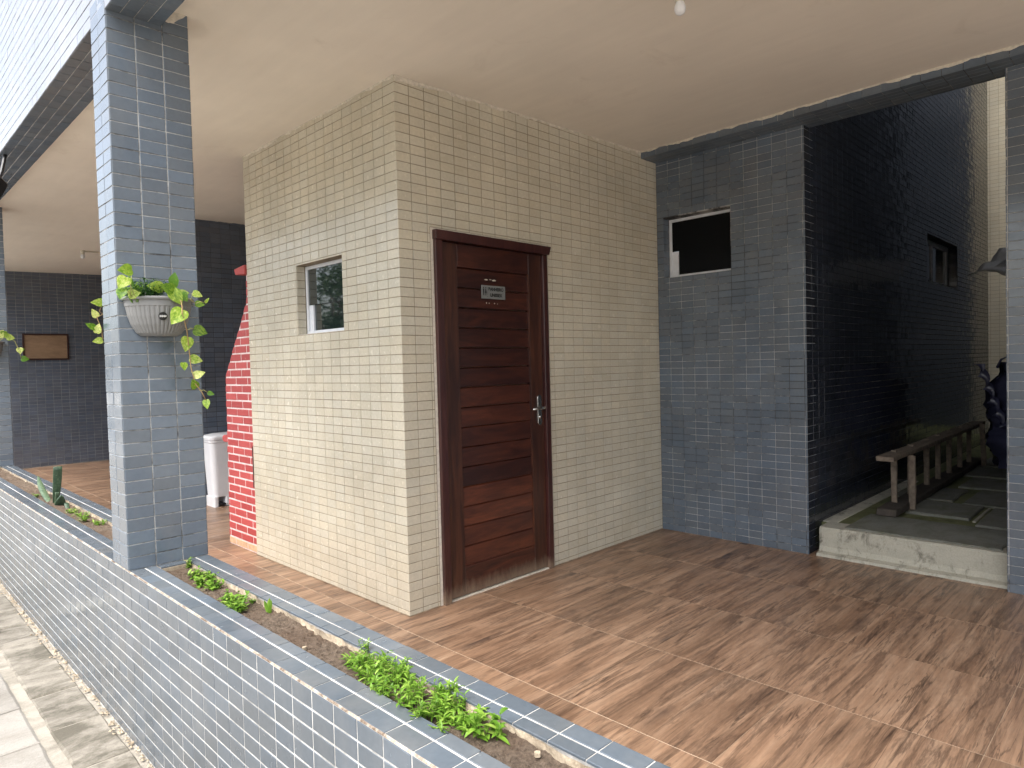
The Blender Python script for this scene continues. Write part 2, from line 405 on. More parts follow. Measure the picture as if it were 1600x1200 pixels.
# ------------------------------------------------------------------ object helpers
WM = {}
def link(name, data, parent=None, mw=None):
    o = bpy.data.objects.new(name, data)
    COL.objects.link(o)
    mw = mw or Matrix.Identity(4)
    if parent is not None:
        o.parent = parent
        o.matrix_parent_inverse = WM[parent.name].inverted()
    o.matrix_basis = mw
    WM[o.name] = mw
    return o
def thing(name, label, cat, loc=(0, 0, 0), group=None):
    o = link(name, None, None, Matrix.Translation(Vector(loc)))
    o.empty_display_size = 0.1
    o['label'] = label; o['category'] = cat
    if group: o['group'] = group
    return o
def tag(o, label, cat, group=None):
    o['label'] = label; o['category'] = cat
    if group: o['group'] = group
    return o
def mk_mesh(name, verts, faces, mat, smooth=False):
    me = bpy.data.meshes.new(name)
    me.from_pydata([tuple(v) for v in verts], [], faces)
    me.validate(); me.update()
    if mat is not None:
        me.materials.append(M[mat] if isinstance(mat, str) else mat)
    if smooth:
        for p in me.polygons: p.use_smooth = True
    return me
class MB:
    def __init__(s): s.v = []; s.f = []
    def box(s, x0, x1, y0, y1, z0, z1):
        n = len(s.v)
        s.v += [(x, y, z) for z in (z0, z1) for y in (y0, y1) for x in (x0, x1)]
        s.f += [tuple(n + i for i in q) for q in ((0, 2, 3, 1), (4, 5, 7, 6), (0, 1, 5, 4), (2, 6, 7, 3), (0, 4, 6, 2), (1, 3, 7, 5))]
        return s
    def prism(s, poly, axis, a0, a1):
        """poly: ring of 2-D points; extruded along axis (0 x, 1 y, 2 z)"""
        n = len(s.v); k = len(poly)
        for a in (a0, a1):
            for p in poly:
                q = list(p); q.insert(axis, a); s.v.append(tuple(q))
        s.f.append(tuple(n + i for i in range(k))[::-1]); s.f.append(tuple(n + k + i for i in range(k)))
        for i in range(k):
            j = (i + 1) % k
            s.f.append((n + i, n + j, n + k + j, n + k + i))
        return s
    def tube(s, pts, r, seg=8, cap=True):
        pts = [Vector(p) for p in pts]
        rr = r if hasattr(r, '__len__') else [r] * len(pts)
        n = len(s.v); up = Vector((0.13, 0.31, 0.94))
        for i, p in enumerate(pts):
            d = (pts[min(i + 1, len(pts) - 1)] - pts[max(i - 1, 0)]).normalized()
            a = d.cross(up)
            if a.length < 1e-3: a = d.cross(Vector((1, 0, 0)))
            a.normalize(); b = d.cross(a)
            for k in range(seg):
                t = 2 * math.pi * k / seg
                s.v.append(tuple(p + (a * math.cos(t) + b * math.sin(t)) * rr[i]))
        for i in range(len(pts) - 1):
            for k in range(seg):
                k2 = (k + 1) % seg
                s.f.append((n + i * seg + k, n + i * seg + k2, n + (i + 1) * seg + k2, n + (i + 1) * seg + k))
        if cap:
            s.f.append(tuple(n + k for k in range(seg))[::-1])
            s.f.append(tuple(n + (len(pts) - 1) * seg + k for k in range(seg)))
        return s
    def lathe(s, prof, c, seg=20):
        """prof: (r, z) list, around vertical axis at c"""
        n = len(s.v)
        for r, z in prof:
            for k in range(seg):
                t = 2 * math.pi * k / seg
                s.v.append((c[0] + r * math.cos(t), c[1] + r * math.sin(t), c[2] + z))
        for i in range(len(prof) - 1):
            for k in range(seg):
                k2 = (k + 1) % seg
                s.f.append((n + i * seg + k, n + i * seg + k2, n + (i + 1) * seg + k2, n + (i + 1) * seg + k))
        s.f.append(tuple(n + k for k in range(seg))[::-1]); s.f.append(tuple(n + (len(prof) - 1) * seg + k for k in range(seg)))
        return s
    def raw(s, v, f):
        n = len(s.v); s.v += [tuple(x) for x in v]; s.f += [tuple(n + i for i in q) for q in f]
        return s
    def build(s, name, mat, parent=None, smooth=False, bevel=0.0, kind=None, seg=2):
        me = mk_mesh(name, s.v, s.f, mat, smooth)
        o = link(name, me, parent)
        if bevel:
            b = o.modifiers.new('bevel', 'BEVEL'); b.width = bevel; b.segments = seg; b.limit_method = 'ANGLE'
        if kind: o['kind'] = kind
        return o
def bx(*a): return MB().box(*a)

def project(p):
    d = Vector(p) - CAM
    z = d.dot(CF)
    if z < 0.05: return None
    return (800 + 1054.2 * d.dot(CR) / z, 600 - 1054.2 * d.dot(CU) / z)
BOXES = []       # rough occluders used only to rank which tiles show largest
def visible(p):
    d = Vector(p) - CAM
    for (a, b) in BOXES:
        t0, t1 = 0.0, 0.985
        ok = True
        for i in range(3):
            if abs(d[i]) < 1e-9:
                if not (a[i] < CAM[i] < b[i]): ok = False; break
                continue
            u, w = (a[i] - CAM[i]) / d[i], (b[i] - CAM[i]) / d[i]
            if u > w: u, w = w, u
            t0 = max(t0, u); t1 = min(t1, w)
            if t0 >= t1: ok = False; break
        if ok: return False
    return True

# ------------------------------------------------------------------ tiles
TILE_MESH = {}
def tile_geo(w, h, t=0.006, c=0.0011):
    a, b = w / 2, h / 2
    v = [(-a + c, -b + c, 0), (a - c, -b + c, 0), (a - c, b - c, 0), (-a + c, b - c, 0),
         (-a, -b, -c), (a, -b, -c), (a, b, -c), (-a, b, -c),
         (-a, -b, -t), (a, -b, -t), (a, b, -t), (-a, b, -t)]
    f = [(0, 1, 2, 3)]
    for i in range(4):
        j = (i + 1) % 4
        f.append((4 + i, 4 + j, j, i)); f.append((8 + i, 8 + j, 4 + j, 4 + i))
    return v, f
class Tiled:
    """collects tiles of one thing; the 300 that show largest become objects, the rest one joined part"""
    def __init__(s, parent, mat, tilt=0.35, proud=0.0005):
        s.p = parent; s.mat = mat; s.tiles = []; s.tilt = tilt; s.proud = proud
    def face(s, o, u, v, U, V, pu, pv, u0=0.0, v0=0.0, gap=0.0035, holes=(), mat=None, skip=0.0, vgap=None):
        o, u, v = Vector(o), Vector(u), Vector(v)
        n = u.cross(v)
        vg = vgap if vgap is not None else gap
        i0 = math.floor((U[0] - u0) / pu); i1 = math.ceil((U[1] - u0) / pu)
        j0 = math.floor((V[0] - v0) / pv); j1 = math.ceil((V[1] - v0) / pv)
        for j in range(j0, j1):
            for i in range(i0, i1):
                r = [u0 + i * pu + gap / 2, u0 + (i + 1) * pu - gap / 2, v0 + j * pv + vg / 2, v0 + (j + 1) * pv - vg / 2]
                r = [max(r[0], U[0] + 0.0008), min(r[1], U[1] - 0.0008), max(r[2], V[0] + 0.0008), min(r[3], V[1] - 0.0008)]
                rs = [r]
                for h in holes:
                    out = []
                    for q in rs:
                        if q[1] <= h[0] or q[0] >= h[1] or q[3] <= h[2] or q[2] >= h[3]: out.append(q); continue
                        if q[0] < h[0]: out.append([q[0], h[0] - 0.001, q[2], q[3]])
                        if q[1] > h[1]: out.append([h[1] + 0.001, q[1], q[2], q[3]])
                        m0, m1 = max(q[0], h[0]), min(q[1], h[1])
                        if q[2] < h[2]: out.append([m0, m1, q[2], h[2] - 0.001])
                        if q[3] > h[3]: out.append([m0, m1, h[3] + 0.001, q[3]])
                    rs = out
                for q in rs:
                    w, h = q[1] - q[0], q[3] - q[2]
                    if w < 0.008 or h < 0.008 or random.random() < skip: continue
                    c = o + u * ((q[0] + q[1]) / 2) + v * ((q[2] + q[3]) / 2)
                    s.tiles.append((c, u, v, n, round(w, 3), round(h, 3), mat or s.mat))
    def finish(s, limit=300, name='tile'):
        sc = []
        for k, t in enumerate(s.tiles):
            c, u, v, n, w, h, m = t
            d = c - CAM
            a = 0
            p = project(c)
            if p and -20 < p[0] < 1620 and -20 < p[1] < 1220 and d.dot(n) < 0 and visible(c + n * 0.002):
                a = w * h * abs(d.normalized().dot(n)) / d.length_squared
            sc.append((a, k))
        sc.sort(reverse=True)
        big = set(k for a, k in sc[:limit] if a > 0)
        rest = {}
        for k, (c, u, v, n, w, h, m) in enumerate(s.tiles):
            a1, a2, a3 = (max(-1.6 * s.tilt, min(1.6 * s.tilt, random.gauss(0, s.tilt))) for _ in range(3))
            mw = Matrix((( u.x, v.x, n.x, 0), (u.y, v.y, n.y, 0), (u.z, v.z, n.z, 0), (0, 0, 0, 1)))
            mw = Matrix.Translation(c + n * min(0.0012, abs(random.gauss(0, s.proud)))) @ mw @ Matrix.Rotation(R_(a1), 4, 'X') @ Matrix.Rotation(R_(a2), 4, 'Y') @ Matrix.Rotation(R_(a3 * 0.9), 4, 'Z')
            if k in big:
                key = (w, h, m)
                if key not in TILE_MESH:
                    TILE_MESH[key] = mk_mesh('tile', *tile_geo(w, h), m)
                link(name, TILE_MESH[key], s.p, mw)
            else:
                b = rest.setdefault(m, MB())
                vv, ff = tile_geo(w, h)
                b.raw([mw @ Vector(x) for x in vv], ff)
        for m, b in rest.items():
            o = b.build(name + 's', m, s.p); o['kind'] = 'stuff'
            if s.p is not None: pass
        s.tiles = []

PU, PV = 0.1056, 0.0525
X, Y, Z = Vector((1, 0, 0)), Vector((0, 1, 0)), Vector((0, 0, 1))
def ragged(parent, a, b, z_of, depth, amp, n_dir, mat='plaster', name='plaster_smear', step=0.018, prob=1.0, seed=0):
    """uneven plaster band along a wall top from a to b; z_of(t) is the upper edge"""
    a, b = Vector(a), Vector(b); n_dir = Vector(n_dir)
    ln = (b - a).length; k = int(ln / step)
    mb = MB(); prev = None
    for i in range(k + 1):
        t = i / k; p = a.lerp(b, t)
        nn = noise.noise(Vector((t * ln * 9 + seed, seed * 3.1, 0.5))) + 0.6 * noise.noise(Vector((t * ln * 31 + seed, 1.7, seed)))
        d = max(0.002, depth + amp * nn)
        th = 0.0035 + 0.002 * noise.noise(Vector((t * ln * 22, seed, 4)))
        zt = z_of(t)
        ring = [p + Z * (zt - p.z) + n_dir * 0.0, p + Z * (zt - p.z) + n_dir * th, p + Z * (zt - p.z - d * 0.7) + n_dir * th, p + Z * (zt - p.z - d) + n_dir * 0.0]
        base = len(mb.v); mb.v += [tuple(q) for q in ring]
        if prev is not None:
            for q in range(3): mb.f.append((prev + q, prev + q + 1, base + q + 1, base + q))
        prev = base
    return mb.build(name, mat, parent)

# ================================================================== THE SETTING
Xd, YL, YE = 2.5516, 1.90, 1.1767
Xo, Xi, hp, Yp, zg = -1.3636, -1.0432, 0.5663, 0.056, -0.159
PD = 0.211          # pillar depth along Y
Y2 = 4.62           # front face of the second pillar
XB0, XB1, ZB = 2.342, 2.645, 2.963      # rear beam
SOF = 2.845         # soffit of the front beam
XFB = -1.152        # inner face of the front beam
YF, YB = 9.3, 4.25  # far wall, wall behind the barbecue
def ceil_z(x): return 2.953 + 0.027 * x
BOXES += [((0, 0, -1), (2.55, 1.9, 3.2)), ((Xo, Yp, hp), (Xi, Yp + PD, 3)), ((Xo, Y2, hp), (Xi, Y2 + PD, 3)), ((2.56, -1.17, -1), (9, 0, 3)),
          ((Xo + 0.01, -6, -1), (-1.05, 9.3, hp - 0.06)), ((2.5, -2.7, 0), (2.8, -2.31, 3)), ((0.01, 1.9, 0), (0.7, 2.35, 1.4)),
          ((Xo + 0.01, -6, SOF + 0.01), (2.6, 9.3, 6))]

# outer ground and paved strip
g = MB(); g.v = [(-150, -150, zg - 0.03), (150, -150, zg - 0.03), (150, 150, zg - 0.03), (-150, 150, zg - 0.03)]; g.f = [(0, 1, 2, 3)]
o = g.build('ground', 'bounce_ground'); o['kind'] = 'structure'
pav = bx(-5.2, Xo + 0.01, -7, 12, zg - 0.06, zg - 0.008).build('pavement', 'cement'); pav['kind'] = 'structure'
js = [-3.0, -2.55, -2.12, -1.68, -1.25, -0.82, -0.4, 0.039, 0.463, 0.878, 1.327, 1.732, 2.106, 2.454, 2.86, 3.3, 3.72, 4.15, 4.6, 5.0, 5.45, 5.9, 6.3, 6.75, 7.2, 7.6, 8.1, 8.5, 8.9, 9.4]
def slab(name, x0, x1, y0, y1, zt, th, mat, parent, jit=0.006, r=0.012):
    """a paving slab with slightly uneven outline and dropped edges"""
    m = MB(); k = 8; ring = []
    cs = [(x0, y0), (x1, y0), (x1, y1), (x0, y1)]
    for e in range(4):
        (ax, ay), (bx_, by) = cs[e], cs[(e + 1) % 4]
        n = max(2, int(math.hypot(bx_ - ax, by - ay) / 0.06))
        for i in range(n):
            t = i / n; px, py = ax + (bx_ - ax) * t, ay + (by - ay) * t
            j = noise.noise(Vector((px * 13, py * 13, zt * 5 + 3))) * jit
            if e in (0, 2): py += j
            else: px += j
            ring.append((px, py))
    cx, cy = (x0 + x1) / 2, (y0 + y1) / 2
    n = len(ring)
    for zz, s in ((zt - th, 0), (zt - r * 0.5, 0), (zt, r)):
        for px, py in ring:
            d = math.hypot(px - cx, py - cy)
            m.v.append((px + (cx - px) / d * s, py + (cy - py) / d * s, zz + 0.0012 * noise.noise(Vector((px * 9, py * 9, 1)))))
    for l in range(2):
        for i in range(n):
            j = (i + 1) % n
            m.f.append((l * n + i, l * n + j, (l + 1) * n + j, (l + 1) * n + i))
    m.f.append(tuple(2 * n + i for i in range(n)))
    return m.build(name, mat, parent)
for a, b in zip(js[:-1], js[1:]):
    slab('paving_slab', -1.585, Xo - 0.028, a + 0.004, b - 0.004, zg + random.uniform(-0.003, 0.003), 0.05, 'pave_stained', pav)
y = -3.0
for k in range(30):
    slab('paving_slab', -2.13, -1.635, y + 0.006, y + 0.417, zg + random.uniform(-0.003, 0.004), 0.05, 'pave', pav)
    slab('paving_slab', -2.64, -2.142, y + 0.206, y + 0.617, zg + random.uniform(-0.003, 0.004), 0.05, 'pave', pav)
    y += 0.423
# crumbled mortar along the foot of the planter wall
mm = MB()
for k in range(900):
    yy = random.uniform(-2.2, 6.5); r = random.uniform(0.003, 0.011)
    xx = Xo - abs(random.gauss(0.008, 0.014)) - 0.001
    c = Vector((xx, yy, zg + 0.001)); 
    pts = [c + Vector((random.uniform(0.7, 1.2) * r * dx, random.uniform(0.7, 1.2) * r * dy, random.uniform(0.5, 0.9) * r * dz)) for dx, dy, dz in ((1, 0, 0), (0, 1, 0), (-1, 0, 0), (0, -1, 0), (0, 0, 1))]
    mm.raw(pts, [(0, 1, 4), (1, 2, 4), (2, 3, 4), (3, 0, 4)])
o = mm.build('crumbled_mortar', 'mortar'); tag(o, 'pale crumbled mortar along the foot of the tiled planter wall', 'rubble'); o['kind'] = 'stuff'
tag(bx(-1.80, -1.545, 2.03, 2.22, zg + 0.004, zg + 0.017).build('loose_tile', 'cream', None, bevel=0.002), 'loose pale tile lying on the stained paving at the left edge', 'tile')

# porch floor
fl = bx(Xi - 0.02, Xd + 0.3, -7, YF + 0.2, -0.14, -0.0014).build('floor', 'floor_grout'); fl['kind'] = 'structure'
xs = [Xi, -0.79, -0.13, 0.53, 1.19, 1.85, 2.51, Xd + 0.2]
ys = [-6.5 + 0.66 * k for k in range(24)] + [YF]
for x0, x1 in zip(xs[:-1], xs[1:]):
    for y0, y1 in zip(ys[:-1], ys[1:]):
        if y1 - y0 < 0.05: continue
        if x0 >= -0.01 and x1 <= 2.4 and y0 > 0.2 and y1 < 1.8: continue
        g_ = 0.0024
        bx(x0 + g_, x1 - g_, y0 + g_ * 0.4, y1 - g_ * 0.4, -0.012, random.uniform(-0.0004, 0.0004)).build('floor_tile', 'floor', fl)
# threshold line under the door is part of the doorway below

# ceiling (rises a little to the right) 
c = MB()
x0, x1 = XFB - 0.02, XB0 + 0.12
nx, ny = 6, 26
for i in range(nx + 1):
    for j in range(ny + 1):
        xx = x0 + (x1 - x0) * i / nx; yy = -7 + (YF + 0.2 + 7) * j / ny
        c.v.append((xx, yy, ceil_z(xx) + 0.006 * noise.noise(Vector((xx * 0.8, yy * 0.8, 2)))))
for i in range(nx):
    for j in range(ny):
        a = i * (ny + 1) + j
        c.f.append((a, a + ny + 1, a + ny + 2, a + 1)[::-1])
o = c.build('ceiling', 'ceiling', smooth=True); o['kind'] = 'structure'

# ================================================================== upper storey and front beam
up = thing('upper_storey', 'upper storey facade of glossy pale-reflecting grey tiles above the porch', 'facade', (Xo, 0, SOF))
u_ = MB()
u_.box(Xo + 0.002, XFB - 0.002, -7, YF + 0.2, SOF + 0.002, 3.2)
u_.box(Xo + 0.002, 2.64, -7, YF + 0.2, 3.2, 6.2)
u_.build('wall', 'grout_mixed', up)
T = Tiled(up, 'blue', tilt=0.3)
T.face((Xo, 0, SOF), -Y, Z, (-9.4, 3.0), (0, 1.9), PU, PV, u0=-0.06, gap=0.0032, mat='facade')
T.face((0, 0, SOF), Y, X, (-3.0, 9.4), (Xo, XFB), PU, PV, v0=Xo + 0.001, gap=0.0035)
T.finish()

# ================================================================== pillars
def pillar(label, y0, zb=hp, x0=Xo, x1=Xi, depth=PD, ztop=SOF, group=None, mat='blue', right_top=ceil_z(-1.0)):
    t = thing('tiled_pillar', label, 'pillar', ((x0 + x1) / 2, y0 + depth / 2, zb), 'grey tiled pillars of the porch')
    bx(x0 + 0.002, x1 - 0.002, y0 + 0.002, y0 + depth - 0.002, zb - 0.002, right_top + 0.02).build('core', 'grout_mixed', t)
    T = Tiled(t, mat, tilt=0.45, proud=0.0008)
    w = (x1 - x0) / 3
    top = right_top
    T.face((x0, y0, zb), X, Z, (0, x1 - x0), (0, top - zb), w, PV, gap=0.005, vgap=0.0042)
    T.face((x0, y0, zb), -Y, Z, (-depth, 0), (0, top - zb), PU, PV, gap=0.0035, mat='pillar_side' if x0 < 0 else None)
    T.face((x1, y0, zb), Y, Z, (0, depth), (0, top - zb), PU, PV, gap=0.0035)
    T.face((x1, y0 + depth, zb), -X, Z, (0, x1 - x0), (0, top - zb), w, PV, gap=0.004)
    T.finish()
    return t
p1 = pillar('tall grey tiled pillar with the half-round flower pot on it', Yp)
p2 = pillar('grey tiled pillar at the left edge before the notice board wall', Y2)
ragged(p1, (Xo + 0.22, Yp, 0), (Xi + 0.002, Yp, 0), lambda t: SOF + 0.06 + 0.045 * t, 0.025, 0.05, (0, -1, 0), seed=21)
p3 = pillar('grey tiled pillar at the right edge beside the corridor step', -2.635, 0.0, 2.50, 2.82, 0.325, ZB, right_top=ZB)
for t_, lab in ((p3, None),): pass

# ================================================================== planter
pl = thing('planter_wall', 'long low planter wall clad in grey tiles with white joints', 'planter', (Xo, 0, zg))
XK, XJ = -1.266, -1.136        # bed edges
pc = MB()
pc.box(Xo + 0.0011, XK, -6, YF, zg - 0.02, hp - 0.0018)
pc.box(XJ, Xi - 0.002, -6, YF, zg - 0.02, hp - 0.0018)
pc.build('core', 'grout_white', pl)
bx(XK - 0.001, XJ + 0.001, 0.004, Yp + PD + 0.05, zg, hp - 0.003).build('bed_end', 'mortar', pl, bevel=0.006)
ed = MB(); k_ = 420
for i in range(k_ + 1):      # worn mortar along the outer arris
    yy = -3.5 + 12.5 * i / k_
    a = 0.0005 + 0.0022 * noise.noise(Vector((yy * 11, 2, 0))); b = 0.0005 + 0.0028 * noise.noise(Vector((yy * 17, 7, 0)))
    ed.v += [(Xo + 0.001, yy, hp - 0.004 - b), (Xo - 0.0006, yy, hp - 0.004), (Xo + 0.0012, yy, hp - 0.0004), (Xo + 0.003 + a, yy, hp + 0.0006)]
    if i:
        q = (i - 1) * 4
        for c_ in range(3): ed.f.append((q + c_, q + c_ + 1, q + c_ + 5, q + c_ + 4))
ed.build('worn_edge', 'worn', pl)
T = Tiled(pl, 'planter_tile', tilt=0.24, proud=0.0005)
ju = 0.601 - 0.0                # joint phase measured on the near edge (y = -0.601)
T.face((Xo, 0, zg), -Y, Z, (-9.2, 3.6), (0.0, hp - zg - 0.004), PU, PV, u0=ju, v0=(hp - zg - 0.004) - 14 * PV, gap=0.0042, vgap=0.0052)
T.face((0, 0, hp), X, Y, (Xo + 0.003, Xo + 0.003 + 0.057), (-3.6, 9.2), 0.057, PU, u0=Xo + 0.003, v0=-ju, gap=0.0035, vgap=0.004)
T.face((0, 0, hp), X, Y, (Xo + 0.0635, XK + 0.007), (-3.6, Yp), 0.2, PU, u0=Xo + 0.0635, v0=-ju, gap=0.002, vgap=0.004)
T.face((0, 0, hp), X, Y, (Xo + 0.0635, XK + 0.007), (Yp + PD, 9.2), 0.2, PU, u0=Xo + 0.0635, v0=-ju, gap=0.002, vgap=0.004)
T.face((0, 0, hp), X, Y, (Xi - 0.0545, Xi), (-3.6, 9.2), 0.0545, PU, u0=Xi - 0.0545, v0=-ju + 0.03, gap=0.003, vgap=0.004)
T.face((0, 0, hp), X, Y, (XJ - 0.003, Xi - 0.0585), (-3.6, Yp), 0.2, PU, u0=XJ - 0.003, v0=-ju + 0.03, gap=0.002, vgap=0.004)
T.face((0, 0, hp), X, Y, (XJ - 0.003, Xi - 0.0585), (Yp + PD, 9.2), 0.2, PU, u0=XJ - 0.003, v0=-ju + 0.03, gap=0.002, vgap=0.004)
T.face((0, 0, hp), X, Y, (XK + 0.010, XJ - 0.005), (0.004, Yp), PU, 0.055, u0=XK + 0.010, v0=0.002, gap=0.003)
T.finish()
# rough mortar on the bed sides, and soil
for nm, (ya, yb) in (('a', (-5.0, 0.004)), ('b', (Yp + PD + 0.05, Y2))):
    for side, xw, sg in (('inner', XJ, -1), ('outer', XK, 1)):
        m = MB(); ky = int((yb - ya) / 0.02); kz = 7
        for i in range(ky + 1):
            yy = ya + (yb - ya) * i / ky
            for j in range(kz + 1):
                f = j / kz
                zz = hp - 0.006 - f * 0.11 + (0.004 * noise.noise(Vector((yy * 30, 0, side == 'inner'))) if j == 0 else 0)
                dx = 0.006 + 0.010 * f + 0.010 * noise.noise(Vector((yy * 14, zz * 25, 3.3 if side == 'inner' else 8.1))) + 0.006 * noise.noise(Vector((yy * 45, zz * 60, 1.3)))
                m.v.append((xw + sg * max(0.001, dx), yy, zz))
        for i in range(ky):
            for j in range(kz):
                a = i * (kz + 1) + j
                q = (a, a + 1, a + kz + 2, a + kz + 1)
                m.f.append(q if sg > 0 else q[::-1])
        m.build('mortar_edge', 'mortar', pl)
    so = MB(); ky = int((yb - ya) / 0.011); kx = 13
    for i in range(ky + 1):
        yy = ya + (yb - ya) * i / ky
        for j in range(kx + 1):
            f = j / kx; xx = XK - 0.002 + (XJ - XK + 0.004) * f
            h = 0.545 + 0.012 * noise.noise(Vector((xx * 9, yy * 4, 0))) + 0.008 * noise.noise(Vector((xx * 30, yy * 30, 5))) + 0.006 * noise.noise(Vector((xx * 85, yy * 85, 9)))
            if nm == 'b': h += 0.002
            so.v.append((xx, yy, h))
    for i in range(ky):
        for j in range(kx):
            a = i * (kx + 1) + j
            so.f.append((a, a + 1, a + kx + 2, a + kx + 1))
    o = so.build('soil', 'soil', smooth=True); o['kind'] = 'structure'
cl = MB()
for k in range(2600):
    yy = random.uniform(-2.6, 0.0) if random.random() < 0.8 else random.uniform(0.4, 4.4)
    xx = random.uniform(XK + 0.006, XJ - 0.006); r = random.choice((0.0015, 0.002, 0.0025, 0.003, 0.0045))
    h = 0.545 + 0.012 * noise.noise(Vector((xx * 9, yy * 4, 0))) + 0.008 * noise.noise(Vector((xx * 30, yy * 30, 5))) + (0.002 if yy > 0 else 0)
    c_ = Vector((xx, yy, h))
    cl.raw([c_ + Vector((random.uniform(0.6, 1.3) * r * a, random.uniform(0.6, 1.3) * r * b, random.uniform(0.6, 1.3) * r * d)) for a, b, d in ((1, 0, 0), (0, 1, 0), (-1, 0, 0), (0, -1, 0), (0, 0, 1.2))], [(0, 1, 4), (1, 2, 4), (2, 3, 4), (3, 0, 4)])
o = cl.build('soil_crumbs', 'soil'); o['kind'] = 'stuff'; o['label'] = 'loose crumbs of brown soil in the planter bed'; o['category'] = 'soil'

lt = random.Random(77)
for xx, yy, lab in ((-1.235, -1.17, 'pale pebble on bare soil before the green weed patch'), (-1.17, -2.05, 'pale pebble on the soil past the near end of the weed patch'), (-1.215, 3.0, 'pale pebble on the soil beyond the snake plant')):
    zz = 0.552; r = lt.uniform(0.006, 0.008); m = MB()
    pts = [(xx + r * lt.uniform(0.7, 1.2) * math.cos(a), yy + r * lt.uniform(0.7, 1.2) * math.sin(a)) for a in (0, 0.9, 1.9, 2.8, 3.8, 4.7, 5.5)]
    m.prism(pts, 2, zz - 0.008, zz + r * 0.5)
    tag(m.build('pebble', 'mortar', None, bevel=0.002), lab, 'pebble', 'pebbles on the planter soil')
# ================================================================== restroom block (cream tiles)
rb = thing('restroom_block', 'cream tiled restroom block with wooden door and small window', 'building', (0, 0, 0))
DX0, DX1, DZ = 0.238, 1.192, 2.152            # door opening incl. frame
WY0, WY1, WZ0, WZ1 = 0.582, 1.150, 1.606, 2.064   # window opening
e = 0.0018
w = MB()
# door wall (plane y=0), pieces round the opening
def wall_y(mb, y0, y1, x0, x1, z0, z1, holes):
    xs_ = sorted({x0, x1, *[h[0] for h in holes], *[h[1] for h in holes]})
    for a, b in zip(xs_[:-1], xs_[1:]):
        segs = [(z0, z1)]
        for h in holes:
            if a >= h[0] - 1e-6 and b <= h[1] + 1e-6:
                segs = [s for q in segs for s in ((q[0], min(q[1], h[2])), (max(q[0], h[3]), q[1])) if s[1] - s[0] > 1e-4]
        for s in segs: mb.box(a, b, y0, y1, s[0], s[1])
def wall_x(mb, x0, x1, y0, y1, z0, z1, holes):
    ys_ = sorted({y0, y1, *[h[0] for h in holes], *[h[1] for h in holes]})
    for a, b in zip(ys_[:-1], ys_[1:]):
        segs = [(z0, z1)]
        for h in holes:
            if a >= h[0] - 1e-6 and b <= h[1] + 1e-6:
                segs = [s for q in segs for s in ((q[0], min(q[1], h[2])), (max(q[0], h[3]), q[1])) if s[1] - s[0] > 1e-4]
        for s in segs: mb.box(x0, x1, a, b, s[0], s[1])
wall_y(w, e, 0.14, e, Xd + 0.01, -0.05, 3.12, [(DX0, DX1, -0.05, DZ)])
wall_x(w, e, 0.14, 0.14, YL, -0.05, 3.12, [(WY0 - 0.003, WY1 + 0.003, WZ0, WZ1)])
w.box(0.14, Xd, YL - 0.14, YL, -0.05, 3.12)
w.build('wall', 'grout_cream', rb)
T = Tiled(rb, 'cream', tilt=0.22, proud=0.0004)
zt0 = 0.0525 * 0.55
T.face((0, 0, 0), X, Z, (0, Xd), (0.0, 3.03), PU, PV, u0=0.0955, v0=zt0, gap=0.0036, holes=[(DX0 - 0.02, DX1 + 0.022, -1, DZ + 0.014)])
T.face((0, 0, 0), -Y, Z, (-YL, 0), (0, 2.98), PU, PV, u0=-0.109, v0=zt0, gap=0.0036, holes=[(-WY1, -WY0, WZ0, WZ1)])
# recess faces round the window
T.face((0, WY1, 0), X, Z, (0.004, 0.062), (WZ0, WZ1), 0.07, PV, v0=zt0, gap=0.003)
T.face((0, WY0, 0), -X, Z, (-0.062, -0.004), (WZ0, WZ1), 0.07, PV, u0=-0.07, v0=zt0, gap=0.003)
T.finish()
bx(0.006, 0.064, WY0, WY1, WZ0 - 0.001, WZ0 + 0.004).build('window_ledge', 'plaster', rb)
# plaster smears at the ceiling and beside the door frame
ragged(rb, (0, 0, 0), (2.34, 0, 0), lambda t: ceil_z(2.34 * t) + 0.002, 0.018, 0.020, (0, -1, 0), seed=1)
ragged(rb, (0, 0, 0), (0, YL, 0), lambda t: ceil_z(0) + 0.002, 0.014, 0.016, (-1, 0, 0), seed=5)
for (a_, b_, n_, sd_) in (((0, 0, 0), (DX0 - 0.02, 0, 0), (0, -1, 0), 31), ((DX1 + 0.02, 0, 0), (Xd, 0, 0), (0, -1, 0), 33), ((0, 0, 0), (0, YL, 0), (-1, 0, 0), 35)):
    ragged(rb, a_, b_, lambda t: 0.006, 0.005, 0.004, n_, mat='mortar', name='floor_sealant', seed=sd_)
pf = MB()
pf.box(DX0 - 0.017, DX0 + 0.01, 0.0, 0.02, 0.0, DZ + 0.012); pf.box(DX1 - 0.01, DX1 + 0.02, 0.001, 0.02, 0.0, DZ + 0.012); pf.box(DX0 + 0.01, DX1 - 0.01, 0.001, 0.02, DZ - 0.02, DZ + 0.012)
pf.build('plaster_reveal', 'plaster', rb)
bx(0.15, 2.4, 0.6, 0.7, 0.0, 3.0).build('inner_partition', 'plaster', rb)
